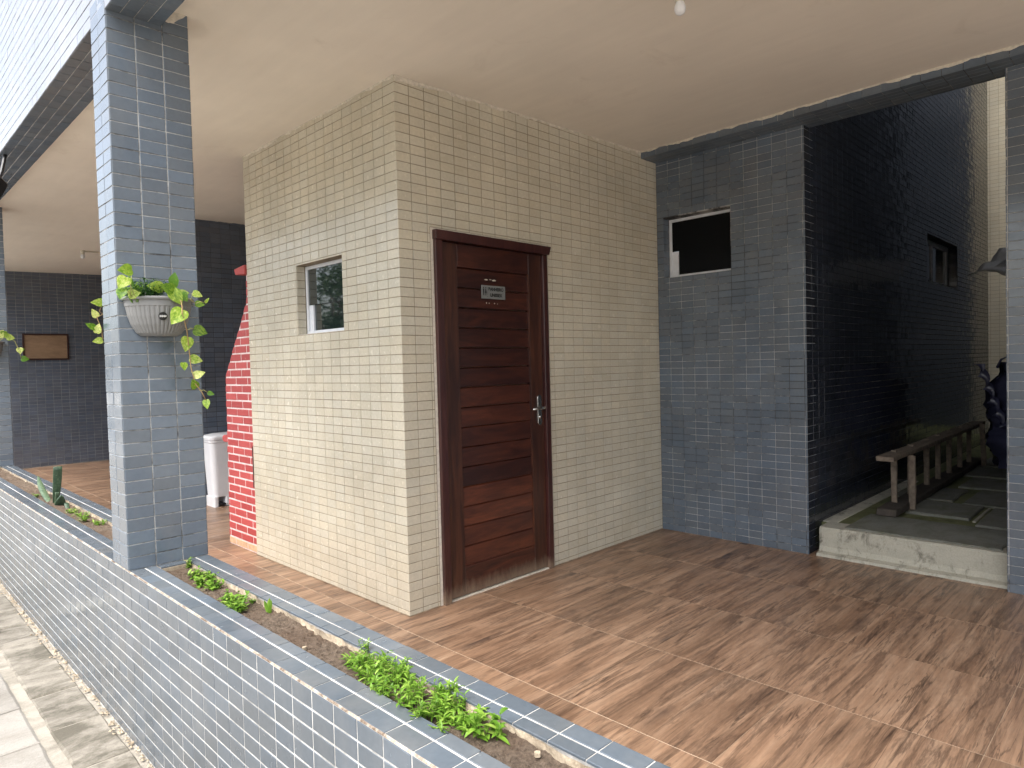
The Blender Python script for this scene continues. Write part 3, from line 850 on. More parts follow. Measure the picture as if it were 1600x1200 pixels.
# ---- door
fr = MB()
fr.box(DX0, DX0 + 0.05, -0.022, 0.12, 0.0, DZ - 0.055)
fr.box(DX1 - 0.045, DX1, -0.016, 0.12, 0.0, DZ - 0.055)
fr.prism([(DX0 - 0.004, DZ), (DX1 + 0.022, DZ), (DX1 + 0.002, DZ - 0.055), (DX0 - 0.004, DZ - 0.055)], 1, -0.034, 0.12)
fr.build('door_frame', 'door_frame', rb, bevel=0.003)
LX0, LX1, LZ0, LZ1 = DX0 + 0.053, DX1 - 0.047, 0.012, DZ - 0.058
SL, SR = 0.128, 0.118
yd0, yd1 = 0.006, 0.041
dm = MB()
dm.box(LX0, LX0 + SL, yd0, yd1, LZ0, LZ1)
dm.box(LX1 - SR, LX1, yd0, yd1, LZ0, LZ1)
door = dm.build('door', 'door_v', rb, bevel=0.003)
door['label'] = 'dark red varnished door of horizontal planks, scuffed at the foot'
bx(LX0 + SL + 0.0005, LX1 - SR - 0.0005, yd0 + 0.001, yd1, LZ0, 0.182).build('bottom_rail', 'door_h', door, bevel=0.003)
bx(LX0 + SL + 0.0005, LX1 - SR - 0.0005, yd0 + 0.001, yd1, 1.958, LZ1).build('top_rail', 'door_h', door, bevel=0.003)
np_ = 15; z0 = 0.182; dz = (1.958 - 0.182) / np_
for k in range(np_):
    a, b = z0 + k * dz, z0 + (k + 1) * dz
    m = MB()
    xa, xb = LX0 + SL + 0.001, LX1 - SR - 0.001
    m.prism([(yd0 + 0.006, a + 0.0015), (yd0 + 0.0065, a + 0.012), (yd0 + 0.011, b - 0.010), (yd0 + 0.017, b - 0.0015), (yd1 - 0.003, b - 0.0015), (yd1 - 0.003, a + 0.0015)], 0, xa, xb)
    m.build('plank', 'door_h', door, bevel=0.0012)
# thin pale bead along the panel's right and lower edges
be = MB(); be.box(LX1 - SR - 0.004, LX1 - SR + 0.001, yd0 - 0.001, yd0 + 0.02, 0.182, 1.958)
be.build('bead', 'door_v', door)
for zz in (0.28, 1.05, 1.80):
    h = MB(); h.tube([(DX0 + 0.0515, -0.004, zz - 0.045), (DX0 + 0.0515, -0.004, zz + 0.045)], 0.0055, 8)
    for q in (-0.028, -0.008, 0.012, 0.032): h.tube([(DX0 + 0.0515, -0.004, zz + q), (DX0 + 0.0515, -0.004, zz + q + 0.009)], 0.0068, 8)
    h.build('hinge', 'brass', door, smooth=False)
hx = LX1 - 0.045
h = MB()
pts = []
for k in range(24):
    t = 2 * math.pi * k / 24
    pts.append((hx + 0.02 * math.cos(t), 1.070 + (0.078 if math.sin(t) > 0 else -0.078) + 0.022 * math.sin(t)))
h.prism(pts, 1, yd0 - 0.007, yd0 + 0.001)
hp_ = h.build('handle_plate', 'metal', door, bevel=0.002)
h = MB()
h.tube([(hx, yd0 - 0.005, 1.085), (hx, yd0 - 0.045, 1.085)], 0.010, 12)
h.tube([(hx + 0.004, yd0 - 0.045, 1.085), (hx - 0.03, yd0 - 0.050, 1.086), (hx - 0.085, yd0 - 0.050, 1.083), (hx - 0.108, yd0 - 0.044, 1.080)], [0.010, 0.010, 0.009, 0.007], 12)
h.tube([(hx, yd0 - 0.004, 1.025), (hx, yd0 - 0.012, 1.025)], 0.011, 14)
h.build('lever', 'metal', door, smooth=True)
# paint scars above and below the sign
sc_ = MB()
for (sx_, sz_, sw, sh) in ((0.655, 1.900, 0.030, 0.010), (0.692, 1.902, 0.022, 0.006), (0.722, 1.899, 0.038, 0.012), (0.654, 1.757, 0.008, 0.012), (0.676, 1.756, 0.007, 0.010), (0.722, 1.757, 0.012, 0.008), (0.747, 1.755, 0.010, 0.005)):
    k = 9; base = len(sc_.v)
    zrow = (sz_ - z0) % dz
    depth = yd0 + 0.0058 if zrow > dz * 0.12 else yd0 + 0.0045
    for i in range(k):
        t = 2 * math.pi * i / k; r = random.uniform(0.6, 1.1)
        sc_.v.append((sx_ + sw / 2 * r * math.cos(t), depth + 0.004 * (zrow / dz) , sz_ + sh / 2 * r * math.sin(t)))
    sc_.f.append(tuple(base + i for i in range(k)))
sc_.build('glue_scar', 'plaster', door)
bx(DX0 + 0.05, DX1 - 0.045, -0.006, 0.02, 0.0002, 0.006).build('threshold', 'plaster', rb)
# ---- cream window
def window(parent, axis, p0, a0, a1, z0, z1, flip=1, name='window', seam=0.5, gm='glass', fw=0.022, stile=0.05, low_frac=0.43):
    """axis 'x': window plane x=p0, spans y a0..a1 (flip=+1: outside towards -x); axis 'y': plane y=p0, spans x"""
    def B(mb, d0, d1, u0, u1, v0, v1):
        if axis == 'x': mb.box(p0 + d0, p0 + d1, u0, u1, v0, v1)
        else: mb.box(u0, u1, p0 + d0, p0 + d1, v0, v1)
    f = MB()
    B(f, 0, 0.04, a0, a1, z1 - fw, z1); B(f, 0, 0.04, a0, a1, z0, z0 + fw)
    B(f, 0, 0.04, a0, a0 + fw, z0 + fw, z1 - fw); B(f, 0, 0.04, a1 - fw, a1, z0 + fw, z1 - fw)
    wf = f.build(name, 'white_paint', parent, bevel=0.002)
    zm = z0 + (z1 - z0) * low_frac
    g1 = MB(); B(g1, 0.010, 0.016, a0 + fw + 0.0005, a1 - fw - 0.0005, zm, z1 - fw - 0.0005)
    g1.build('pane', gm, wf)
    s = MB()
    far = max(a0, a1)
    B(s, 0.012, 0.030, far - fw - stile, far - fw - 0.0005, z0 + fw + 0.0005, zm - 0.001)
    s.build('sash_stile', 'white_paint', wf, bevel=0.0015)
    g2 = MB(); B(g2, 0.024, 0.030, a0 + fw + 0.0005, far - fw - stile - 0.0005, z0 + fw + 0.0005, zm + 0.02)
    g2.build('pane', gm, wf)
    return wf
window(rb, 'x', 0.064, WY0 + 0.002, WY1 - 0.002, WZ0 + 0.005, WZ1 - 0.002)

# ---- restroom sign
sg = thing('restroom_sign', 'small grey plate reading BANHEIRO UNISSEX on the wooden door', 'sign', (0.706, 0, 1.782))
SX0, SX1, SZ0, SZ1, SY = 0.606, 0.806, 1.782, 1.864, 0.004
bx(SX0, SX1, SY - 0.003, SY + 0.0045, SZ0, SZ1).build('plate', 'sign', sg, bevel=0.0015)
def text_mesh(name, body, size, mat, parent, loc, rot=None, extrude=0.0004, bold=0.0, sx=1.0):
    cu = bpy.data.curves.new(name, 'FONT'); cu.body = body; cu.size = size; cu.align_x = 'CENTER'; cu.extrude = extrude; cu.offset = bold
    tmp = bpy.data.objects.new('tmp', cu); COL.objects.link(tmp)
    dg = bpy.context.evaluated_depsgraph_get()
    me = bpy.data.meshes.new_from_object(tmp.evaluated_get(dg))
    bpy.data.objects.remove(tmp); me.name = name
    me.materials.clear(); me.materials.append(M[mat])
    rm = Matrix.Rotation(R_(90), 4, 'X') if rot is None else rot
    return link(name, me, parent, Matrix.Translation(Vector(loc)) @ rm @ Matrix.Diagonal((sx, 1, 1, 1)))
text_mesh('lettering', 'BANHEIRO', 0.0285, 'ink', sg, (0.7255, SY - 0.0036, 1.8325), bold=0.0010, sx=0.92)
text_mesh('lettering', 'UNISSEX', 0.0285, 'ink', sg, (0.7255, SY - 0.0036, 1.7965), bold=0.0010, sx=0.92)
pg = MB()
for cx in (0.621, 0.639):
    pg.prism([(cx + 0.004 * math.cos(2 * math.pi * i / 12), 1.848 + 0.004 * math.sin(2 * math.pi * i / 12)) for i in range(12)], 1, SY - 0.0036, SY - 0.0026)
pg.prism([(0.616, 1.842), (0.626, 1.842), (0.6255, 1.822), (0.6235, 1.801), (0.6185, 1.801), (0.6165, 1.822)], 1, SY - 0.0036, SY - 0.0026)
pg.prism([(0.6365, 1.842), (0.6415, 1.842), (0.6465, 1.816), (0.642, 1.816), (0.6415, 1.801), (0.6365, 1.801), (0.636, 1.816), (0.6315, 1.816)], 1, SY - 0.0036, SY - 0.0026)
for k in range(5): pg.box(0.6515, 0.6523, SY - 0.0036, SY - 0.0026, 1.792 + k * 0.0125, 1.792 + k * 0.0125 + 0.009)
pg.build('pictogram', 'ink', sg)

# ================================================================== annex (blue-grey front, corridor side coloured dark for its shade)
an = thing('annex_block', 'slate grey tiled annex wall beside the restroom, glossy corridor side coloured dark for its shade', 'building', (Xd, 0, 0))
AW = (-0.632, -0.060, 2.036, 2.512)      # y0,y1,z0,z1 window
w = MB()
wf0 = MB()
wall_x(wf0, Xd + e, Xd + 0.16, -YE + e, 0.0, -0.05, 3.3, [(AW[0], AW[1] + 0.003, AW[2], AW[3])])
CW = (5.70, 6.985, 2.112, 2.60)
wall_y(w, -YE + e, -YE + 0.16, Xd + 0.16, 8.72, -0.05, 9.0, [(CW[0], CW[1] + 0.003, CW[2], CW[3])])
w.box(8.56, 8.72, -YE + 0.16, 1, -0.05, 9.0)
w.build('wall', 'grout_dark', an)
wf0.build('wall', 'grout_annex', an)
bx(Xd + 0.30, 8.5, -YE + 0.30, -0.2, 0.0, 5.0).build('inner_core', 'ink', an)
T = Tiled(an, 'blue', tilt=0.40, proud=0.0007)
T.face((Xd, 0, 0), -Y, Z, (0, YE), (0, ZB + 0.01), PU, PV, u0=0.0, v0=0.0, gap=0.0038, vgap=0.0038, holes=[(-AW[1], -AW[0], AW[2], AW[3])])
T.face((Xd, AW[1], 0), X, Z, (0.004, 0.08), (AW[2], AW[3]), 0.09, PV, gap=0.003)
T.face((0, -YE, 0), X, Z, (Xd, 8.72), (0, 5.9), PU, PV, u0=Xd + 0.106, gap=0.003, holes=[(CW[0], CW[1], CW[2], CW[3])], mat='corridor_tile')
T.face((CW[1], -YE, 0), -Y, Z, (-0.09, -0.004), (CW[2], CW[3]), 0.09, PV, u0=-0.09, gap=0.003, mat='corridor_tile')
T.finish()
window(an, 'x', Xd + 0.082, AW[0] + 0.002, AW[1] - 0.002, AW[2] + 0.004, AW[3] - 0.002, low_frac=0.45, gm='dark_room_glass')
# corridor window: two panes in a white frame
def cwin():
    x0, x1, z0, z1 = CW[0] + 0.002, CW[1] - 0.002, CW[2] + 0.002, CW[3] - 0.002
    p = -YE + 0.09
    f = MB()
    fw = 0.05
    f.box(x0, x1, p, p + 0.04, z0, z0 + fw); f.box(x0, x1, p, p + 0.04, z1 - fw, z1)
    f.box(x0, x0 + fw, p, p + 0.04, z0 + fw, z1 - fw); f.box(x1 - fw * 1.6, x1, p, p + 0.04, z0 + fw, z1 - fw)
    xm = (x0 + x1) / 2 - 0.05
    f.box(xm - 0.02, xm + 0.02, p, p + 0.04, z0 + fw, z1 - fw)
    o = f.build('window', 'white_paint', an, bevel=0.002)
    bx(x0 + fw, xm - 0.021, p + 0.015, p + 0.02, z0 + fw, z1 - fw).build('pane', 'glass', o)
    bx(xm + 0.021, x1 - fw * 1.6, p + 0.018, p + 0.023, z0 + fw, z1 - fw).build('pane', 'glass', o)
cwin()

# ================================================================== rear beam
bm_ = thing('tiled_beam', 'dark tiled ceiling beam running above the corridor opening', 'beam', (XB0, -1, ZB))
bx(XB0 + 0.002, XB1 - 0.002, -7, 0.0, ZB + 0.002, 3.2).build('core', 'grout_annex', bm_)
T = Tiled(bm_, 'blue', tilt=0.5, proud=0.0008)
T.face((XB0, 0, ZB), -Y, Z, (0, 6.5), (0, ceil_z(XB0) - ZB + 0.004), PU, 0.07, u0=0.03, gap=0.003)
T.face((0, 0, ZB), Y, X, (-6.5, 0), (XB0, XB1), PU, PV, u0=-0.03, v0=XB0 + 0.001, gap=0.003)
T.finish()
ragged(bm_, (XB0, 0, 0), (XB0, -4, 0), lambda t: ceil_z(XB0) + 0.006, 0.020, 0.014, (-1, 0, 0), seed=9)

# ================================================================== back walls at the left
fw_ = thing('far_wall', 'far dark grey tiled wall with the wooden notice board', 'wall', (0, YF, 0))
bx(Xo + 0.05, 3.4, YF + 0.002, YF + 0.2, -0.05, 3.2).build('core', 'grout_far', fw_)
T = Tiled(fw_, 'dark', tilt=0.35)
T.face((0, YF, 0), X, Z, (Xo + 0.05, 1.9), (0.0, 3.02), PU, PV, u0=-0.335, v0=0.01, gap=0.0042, vgap=0.0042)
T.finish()
ragged(fw_, (-1.0, YF, 0), (1.6, YF, 0), lambda t: 2.99, 0.012, 0.02, (0, -1, 0), seed=3)
bw = thing('back_wall', 'dark tiled wall standing behind the barbecue and white bin', 'wall', (1, YB, 0))
bx(0.30, 3.3, YB + 0.002, YB + 0.15, -0.05, 3.2).build('core', 'grout_dark', bw)
T = Tiled(bw, 'dark', tilt=0.35)
T.face((0, YB, 0), X, Z, (0.30, 1.5), (0.0, 3.02), PU, PV, u0=0.35, v0=0.01, gap=0.0035)
T.finish()
ragged(bw, (0.3, YB, 0), (1.5, YB, 0), lambda t: 2.985, 0.012, 0.016, (0, -1, 0), seed=13)
sw_ = bx(3.2, 3.35, 1.9, YF, -0.05, 3.2).build('added_side_wall', 'dark'); tag(sw_, 'unseen dark wall added behind the restroom block to stop light', 'wall')  # hidden wall, added only to stop light entering

# notice board
nb = thing('notice_board', 'brown notice board in a dark wooden frame on the far wall', 'notice board', (0.12, YF, 1.63))
nx0, nx1, nz0, nz1 = -0.172, 0.418, 1.628, 2.026
f = MB(); fwid = 0.022
f.box(nx0, nx1, YF - 0.028, YF, nz1 - fwid, nz1); f.box(nx0, nx1, YF - 0.028, YF, nz0, nz0 + fwid)
f.box(nx0, nx0 + fwid, YF - 0.028, YF, nz0 + fwid, nz1 - fwid); f.box(nx1 - fwid, nx1, YF - 0.028, YF, nz0 + fwid, nz1 - fwid)
f.build('frame', 'board_frame', nb, bevel=0.002)
bx(nx0 + fwid, nx1 - fwid, YF - 0.014, YF, nz0 + fwid, nz1 - fwid).build('panel', 'board', nb)

# ================================================================== barbecue
bq = thing('brick_barbecue', 'red painted brick barbecue with white joints beside the cream wall', 'barbecue', (0.35, 2.15, 0))
BX = 0.012
def bq_edge(z):
    if z < 1.34: return 2.425 - 0.035 * z / 1.34
    if z < 1.90: return 2.39 - (2.39 - 1.955) * (z - 1.34) / 0.56
    return 1.955
prof = [(1.905, 0), (bq_edge(0), 0), (bq_edge(1.339), 1.339), (1.955, 1.90), (1.955, 2.10), (1.905, 2.10)]
MB().prism([(p[0] - (0.006 if p[0] > 1.91 else 0), p[1]) for p in prof], 0, BX + 0.004, 0.72).build('core', 'brick_joint', bq)
rowh = 0.0605; blen = 0.205
for k in range(35):
    za, zb = k * rowh + 0.0055, (k + 1) * rowh - 0.0055
    if zb > 2.1: break
    y_ = 1.905 - blen / 2 * (k % 2) - 0.02
    while y_ < 2.45:
        ya, yb = max(1.907, y_ + 0.005), y_ + blen - 0.005
        ea, eb = bq_edge(za), bq_edge(zb)
        y_ += blen
        if ya > eb - 0.012: continue
        yta, ytb = min(yb, ea), min(yb, eb)
        if yta - ya < 0.012: continue
        dx = random.uniform(-0.0015, 0.0015)
        m = MB().prism([(ya, za), (yta, za), (ytb, zb), (ya, zb)], 0, BX + dx + 0.001, BX + 0.03)
        m.build('brick', 'brick_bare' if k == 0 else 'brick', bq, bevel=0.003, seg=1)
# bricks on the side facing the far end share the core; counter lip and chimney cap
cp_ = MB()
for i in range(9):
    pass
lp = [(2.40, 0.81), (2.49, 0.81), (2.513, 0.822), (2.521, 0.838), (2.513, 0.855), (2.49, 0.866), (2.40, 0.866)]
MB().prism(lp, 0, BX + 0.01, 0.70).build('counter_lip', 'brick', bq, bevel=0.004)
MB().prism([(1.905, 2.095), (2.065, 2.105), (2.085, 2.15), (1.905, 2.165)], 0, BX - 0.03, 0.75).build('chimney_cap', 'brick', bq, bevel=0.006)

bx(BX - 0.004, BX + 0.003, 1.932, 1.940, 0.50, 0.81).build('iron_rod', 'old_wood', bq)
# ================================================================== white pedal bin
tb = thing('pedal_bin', 'white plastic pedal bin between the pillar and the red barbecue', 'bin', (0.63, 4.06, 0))
def rrect(cx, cy, hx_, hy, r, k=5):
    out = []
    for sx_, sy_, a0 in ((1, 1, 0), (-1, 1, 90), (-1, -1, 180), (1, -1, 270)):
        for i in range(k + 1):
            t = R_(a0 + 90 * i / k)
            out.append((cx + sx_ * (hx_ - r) + r * math.cos(t), cy + sy_ * (hy - r) + r * math.sin(t)))
    return out
def loft(mb, rings):
    n = len(rings[0][0]); b0 = len(mb.v)
    for pts, zz in rings:
        for p in pts: mb.v.append((p[0], p[1], zz))
    for i in range(len(rings) - 1):
        for k in range(n):
            k2 = (k + 1) % n
            mb.f.append((b0 + i * n + k, b0 + i * n + k2, b0 + (i + 1) * n + k2, b0 + (i + 1) * n + k))
    mb.f.append(tuple(b0 + k for k in range(n))[::-1]); mb.f.append(tuple(b0 + (len(rings) - 1) * n + k for k in range(n)))
    return mb
bcx, bcy = 0.635, 4.06
loft(MB(), [(rrect(bcx, bcy, 0.140, 0.105, 0.05), 0.10), (rrect(bcx, bcy, 0.142, 0.107, 0.05), 0.14), (rrect(bcx, bcy, 0.165, 0.128, 0.055), 0.655), (rrect(bcx, bcy, 0.172, 0.134, 0.057), 0.66), (rrect(bcx, bcy, 0.172, 0.134, 0.057), 0.68)]).build('body', 'white_plastic', tb, smooth=False, bevel=0.003)
lid = loft(MB(), [(rrect(bcx, bcy, 0.174, 0.136, 0.057), 0.681), (rrect(bcx, bcy, 0.178, 0.140, 0.06), 0.69), (rrect(bcx, bcy, 0.178, 0.140, 0.06), 0.712), (rrect(bcx, bcy, 0.165, 0.128, 0.06), 0.728), (rrect(bcx, bcy, 0.10, 0.08, 0.05), 0.742)]).build('lid', 'white_plastic', tb, bevel=0.002)
for (fx0, fx1) in ((bcx - 0.145, bcx - 0.092), (bcx - 0.028, bcx + 0.145)):
    loft(MB(), [(rrect((fx0 + fx1) / 2, bcy, (fx1 - fx0) / 2, 0.11, 0.02), 0.0), (rrect((fx0 + fx1) / 2, bcy, (fx1 - fx0) / 2, 0.108, 0.02), 0.102)]).build('foot', 'white_plastic', tb)
loft(MB(), [(rrect(bcx - 0.06, bcy - 0.06, 0.026, 0.075, 0.012), 0.022), (rrect(bcx - 0.06, bcy - 0.06, 0.026, 0.075, 0.012), 0.034)]).build('pedal', 'black_plastic', tb)

# ================================================================== corridor: step, slabs, ladder
cf = thing('concrete_step', 'mossy concrete step at the entrance of the dark corridor', 'step', (2.7, -1.8, 0))
st = MB(); n = 40
ya, yb = -1.225, -2.60
for i in range(n + 1):
    yy = ya + (yb - ya) * i / n
    j = 0.010 * noise.noise(Vector((yy * 5, 0, 2)))
    xf = 2.612 + j
    ring = [(2.552, 0.0005), (2.56, 0.018 + 0.006 * noise.noise(Vector((yy * 7, 3, 2)))), (xf - 0.008, 0.028), (xf + 0.004, 0.06), (xf, 0.12), (xf + 0.002, 0.178), (xf + 0.012, 0.192), (2.80, 0.194), (2.80, 0.0)]
    if i in (0, n): pass
    st.v += [(a, yy, b + 0.003 * noise.noise(Vector((a * 20, yy * 20, 1)))) for a, b in ring]
k = 9
for i in range(n):
    for q in range(k - 1):
        a = i * k + q
        st.f.append((a, a + 1, a + k + 1, a + k)[::-1])
st.f.append(tuple(range(k))); st.f.append(tuple(n * k + q for q in range(k))[::-1])
st.build('step_block', 'concrete', cf)
cg = bx(2.79, 12.0, -6.0, -YE + 0.003, -0.1, 0.186).build('corridor_ground', 'moss'); cg['kind'] = 'structure'
cg2 = bx(2.63, 2.80, -6.0, -2.55, -0.1, 0.186).build('corridor_edge', 'moss'); cg2['kind'] = 'structure'
SLB = [(2.665, 3.20, -2.26, -1.375), (3.43, 3.945, -1.95, -1.55), (3.99, 4.70, -2.55, -1.80), (4.05, 4.62, -1.72, -1.30), (4.76, 5.35, -2.3, -1.62), (5.45, 6.05, -1.9, -1.45), (5.42, 6.1, -2.6, -1.96), (6.2, 6.9, -2.1, -1.5), (3.25, 3.92, -2.75, -2.02)]
for (a, b, c_, d) in SLB:
    slab('slab', a, b, c_, d, 0.204 + random.uniform(-0.002, 0.004), 0.035, 'slab', cg, jit=0.010, r=0.008)
# pale mortar fillets between slabs
fil = MB()
for (a, b, c_, d) in ((2.80, 4.9, -1.275, -1.180), (3.40, 3.95, -1.995, -1.975)):
    fil.box(a, b, c_, d, 0.18, 0.1945)
fil.build('mortar_fillet', 'concrete', cg, bevel=0.003)

ld = thing('wooden_ladder', 'weathered wooden ladder lying on its side along the dark wall', 'ladder', (4.7, -1.5, 0.2))
def board(name, p, q, wy, hz, mat, parent, sag=0.0, seed=0, n=14):
    """board from p to q, wy wide across, hz thick, with wavy edges"""
    p, q = Vector(p), Vector(q); d = (q - p).normalized(); side = Vector((-d.y, d.x, 0)).normalized() if abs(d.z) < 0.9 else Vector((1, 0, 0)); up_ = side.cross(d) * -1
    if up_.z < 0: up_ = -up_
    m = MB()
    for i in range(n + 1):
        t = i / n; c = p.lerp(q, t)
        for a, b in ((-1, -1), (1, -1), (1, 1), (-1, 1)):
            jn = noise.noise(Vector((t * 7 + seed, a * 3.1, b * 2.3 + seed)))
            m.v.append(tuple(c + side * (a * wy / 2 * (1 + 0.12 * jn)) + up_ * (b * hz / 2 * (1 + 0.18 * jn))))
    for i in range(n):
        for k in range(4):
            k2 = (k + 1) % 4
            m.f.append((i * 4 + k, i * 4 + k2, i * 4 + 4 + k2, i * 4 + 4 + k))
    m.f.append((3, 2, 1, 0)); m.f.append(tuple(n * 4 + k for k in range(4)))
    m.v = [tuple(x) for x in m.v]
    return m.build(name, mat, parent, bevel=0.004, seg=1)
LYa, LYb = -1.50, -1.47
board('rail', (3.12, LYa, 0.625), (6.45, LYb, 0.625), 0.12, 0.034, 'rail_wood', ld, seed=2)
board('rail', (3.14, LYa, 0.235), (6.35, LYb, 0.235), 0.13, 0.05, 'old_wood', ld, seed=5)
for k, xx in enumerate((3.43, 3.86, 4.34, 4.72, 5.12, 5.55, 5.95)):
    board('rung', (xx, -1.475, 0.24), (xx, -1.475, 0.655), 0.028, 0.040, 'rail_wood', ld, seed=k * 3.7, n=6)
board('brace', (3.50, -1.580, 0.206), (3.50, -1.578, 0.615), 0.028, 0.045, 'rail_wood', ld, seed=31, n=6)
board('brace', (6.15, -1.57, 0.206), (6.15, -1.55, 0.64), 0.034, 0.045, 'rail_wood', ld, seed=37, n=6)

pw = bx(2.60, 2.80, -6.6, -2.66, -0.05, 3.2).build('added_porch_wall', 'blue'); tag(pw, 'unseen grey wall added past the right pillar to hold back light', 'wall')  # out-of-view wall added to darken the right side of the porch
# corridor end wall; unseen opposite wall added to keep the corridor dark
ew = thing('corridor_end_wall', 'pale cream tiled wall at the far end of the corridor', 'wall', (9.6, -2.6, 0))
bx(9.602, 9.8, -1.52, 1, -0.1, 9.0).build('core', 'grout_cream', ew)
T = Tiled(ew, 'cream', tilt=0.3)
T.face((9.6, 0, 0), -Y, Z, (0.9, 1.52), (0.18, 6.6), PU, PV, gap=0.003)
T.finish(limit=260)
ow = bx(3.0, 10.8, -2.95, -2.75, -0.1, 9.0).build('added_opposite_wall', 'corridor_tile'); tag(ow, 'unseen dark wall added across the corridor to keep it dark', 'wall')  # added out of view to shade the corridor

cb_ = bx(10.6, 10.8, -2.75, 1.0, -0.1, 9.0).build('added_corridor_back', 'dark'); tag(cb_, 'unseen dark wall added beyond the corridor end for dark reflections', 'wall')  # added so the corridor tiles mirror something dark
rf_ = bx(2.66, 7.2, -2.75, -YE + 0.16, 6.0, 6.2).build('added_corridor_slab', 'ceiling'); tag(rf_, 'unseen slab added high above the ladder to block sky light', 'roof')  # added out of view to cut sky light in the corridor
# tarp hanging at the corridor's far end
def cloth(name, mat, corners, nu, nv, amp, freq, seed, parent=None, sol=0.004):
    m = MB(); c00, c10, c11, c01 = [Vector(c) for c in corners]
    nn = (c10 - c00).cross(c01 - c00).normalized()
    for i in range(nu + 1):
        for j in range(nv + 1):
            u, v = i / nu, j / nv
            p = c00.lerp(c10, u).lerp(c01.lerp(c11, u), v)
            d = amp * (noise.noise(Vector((u * freq + seed, v * freq * 0.6, seed))) + 0.4 * noise.noise(Vector((u * freq * 3, v * freq * 2 + seed, 2))))
            p += nn * d + Vector((0, 0, d * 0.6))
            m.v.append(tuple(p))
    for i in range(nu):
        for j in range(nv):
            a = i * (nv + 1) + j
            m.f.append((a, a + nv + 1, a + nv + 2, a + 1))
    o = m.build(name, mat, parent, smooth=True)
    s = o.modifiers.new('solid', 'SOLIDIFY'); s.thickness = sol
    return o
tag(cloth('tarpaulin', 'tarp', [(5.75, -1.50, 2.13), (5.95, -2.35, 2.22), (6.7, -2.45, 2.56), (6.7, -1.62, 2.46)], 18, 10, 0.07, 4, 3), 'crumpled grey tarpaulin hanging at the far end of the corridor', 'tarpaulin')
wb = thing('wrapped_bundle', 'upright bundle in dark crumpled plastic behind the ladder', 'bundle', (6.3, -1.95, 0.19))
m = MB(); seg, rows = 22, 22
for j in range(rows + 1):
    t = j / rows; zz = 0.19 + 1.08 * t
    for i in range(seg):
        a = 2 * math.pi * i / seg
        r = (0.30 - 0.06 * t + 0.10 * math.sin(t * 3.1)) * (1 + 0.35 * noise.noise(Vector((math.cos(a) * 2.2, math.sin(a) * 2.2, t * 6))) + 0.15 * noise.noise(Vector((math.cos(a) * 6, math.sin(a) * 6, t * 16))))
        m.v.append((6.35 + r * math.cos(a), -1.93 + r * math.sin(a), zz))
for j in range(rows):
    for i in range(seg):
        i2 = (i + 1) % seg
        m.f.append((j * seg + i, j * seg + i2, (j + 1) * seg + i2, (j + 1) * seg + i))
m.f.append(tuple(rows * seg + i for i in range(seg)))
m.build('wrap', 'bag', wb, smooth=True)
m = MB(); pr_ = None
for i in range(31):      # twisted ruffle hanging along the near edge
    t = i / 30; a = t * 15
    c = Vector((5.98 - 0.05 * t, -1.56 - 0.20 * t, 1.26 - 0.62 * t))
    d = Vector((0.25 * math.sin(a), math.cos(a) * 0.75, 0.5 * math.sin(a))) * 0.07
    m.v += [tuple(c - d), tuple(c + d * 0.2 + Vector((-0.02, 0, 0))), tuple(c + d)]
    if i: 
        b = (i - 1) * 3
        m.f += [(b, b + 1, b + 4, b + 3), (b + 1, b + 2, b + 5, b + 4)]
m.build('ruffle', 'bag', wb, smooth=True)
MB().tube([(6.05, -1.70, 1.22), (6.0, -1.74, 1.30), (5.98, -1.80, 1.33)], [0.014, 0.010, 0.005], 6).build('loose_end', 'bag', wb, smooth=True)

# ================================================================== ceiling lamps, floodlight
def bulb(lab, x_, y_, zc, cat='lamp'):
    t = thing('ceiling_lamp', lab, cat, (x_, y_, zc), 'small lamps on the porch ceiling')
    MB().lathe([(0.032, 0.0), (0.032, -0.012), (0.022, -0.018), (0.020, -0.05)], (x_, y_, zc), 18).build('socket', 'old_plastic', t, smooth=False, bevel=0.002)
    MB().lathe([(0.014, -0.045), (0.017, -0.052), (0.024, -0.070), (0.024, -0.084), (0.019, -0.097), (0.008, -0.104), (0.002, -0.105)], (x_, y_, zc), 18).build('bulb', 'white_plastic', t, smooth=True)
    return t
bulb('small white lamp on the ceiling at the top edge above the door', 0.440, -1.48, ceil_z(0.44))
l2 = bulb('small ceiling lamp with conduit left of the tall pillar', 0.10, 6.86, ceil_z(0.1))
MB().tube([(0.10, 6.86, ceil_z(0.1) - 0.010), (0.25, 6.88, ceil_z(0.25) - 0.008), (1.6, 6.95, ceil_z(1.6) - 0.008)], 0.009, 8).build('conduit', 'old_plastic', l2)
fd = thing('floodlight', 'small black floodlight under the front beam at the left edge', 'floodlight', (Xo + 0.05, 2.3, 2.60))
fm = Matrix.Translation(Vector((-1.40, 2.37, 2.60))) @ Matrix.Rotation(R_(-20), 4, 'Z') @ Matrix.Rotation(R_(25), 4, 'Y')
m = MB().box(-0.025, 0.02, -0.16, 0.10, -0.055, 0.055); m.v = [tuple(fm @ Vector(v)) for v in m.v]; m.build('housing', 'black_plastic', fd, bevel=0.006)
m = MB().box(-0.030, -0.0255, -0.14, 0.08, -0.04, 0.04); m.v = [tuple(fm @ Vector(v)) for v in m.v]; m.build('lens', 'white_plastic', fd)
MB().tube([(-1.40, 2.40, 2.62), (-1.36, 2.46, 2.72), (-1.33, 2.50, SOF + 0.002)], 0.011, 8).build('bracket', 'black_plastic', fd)

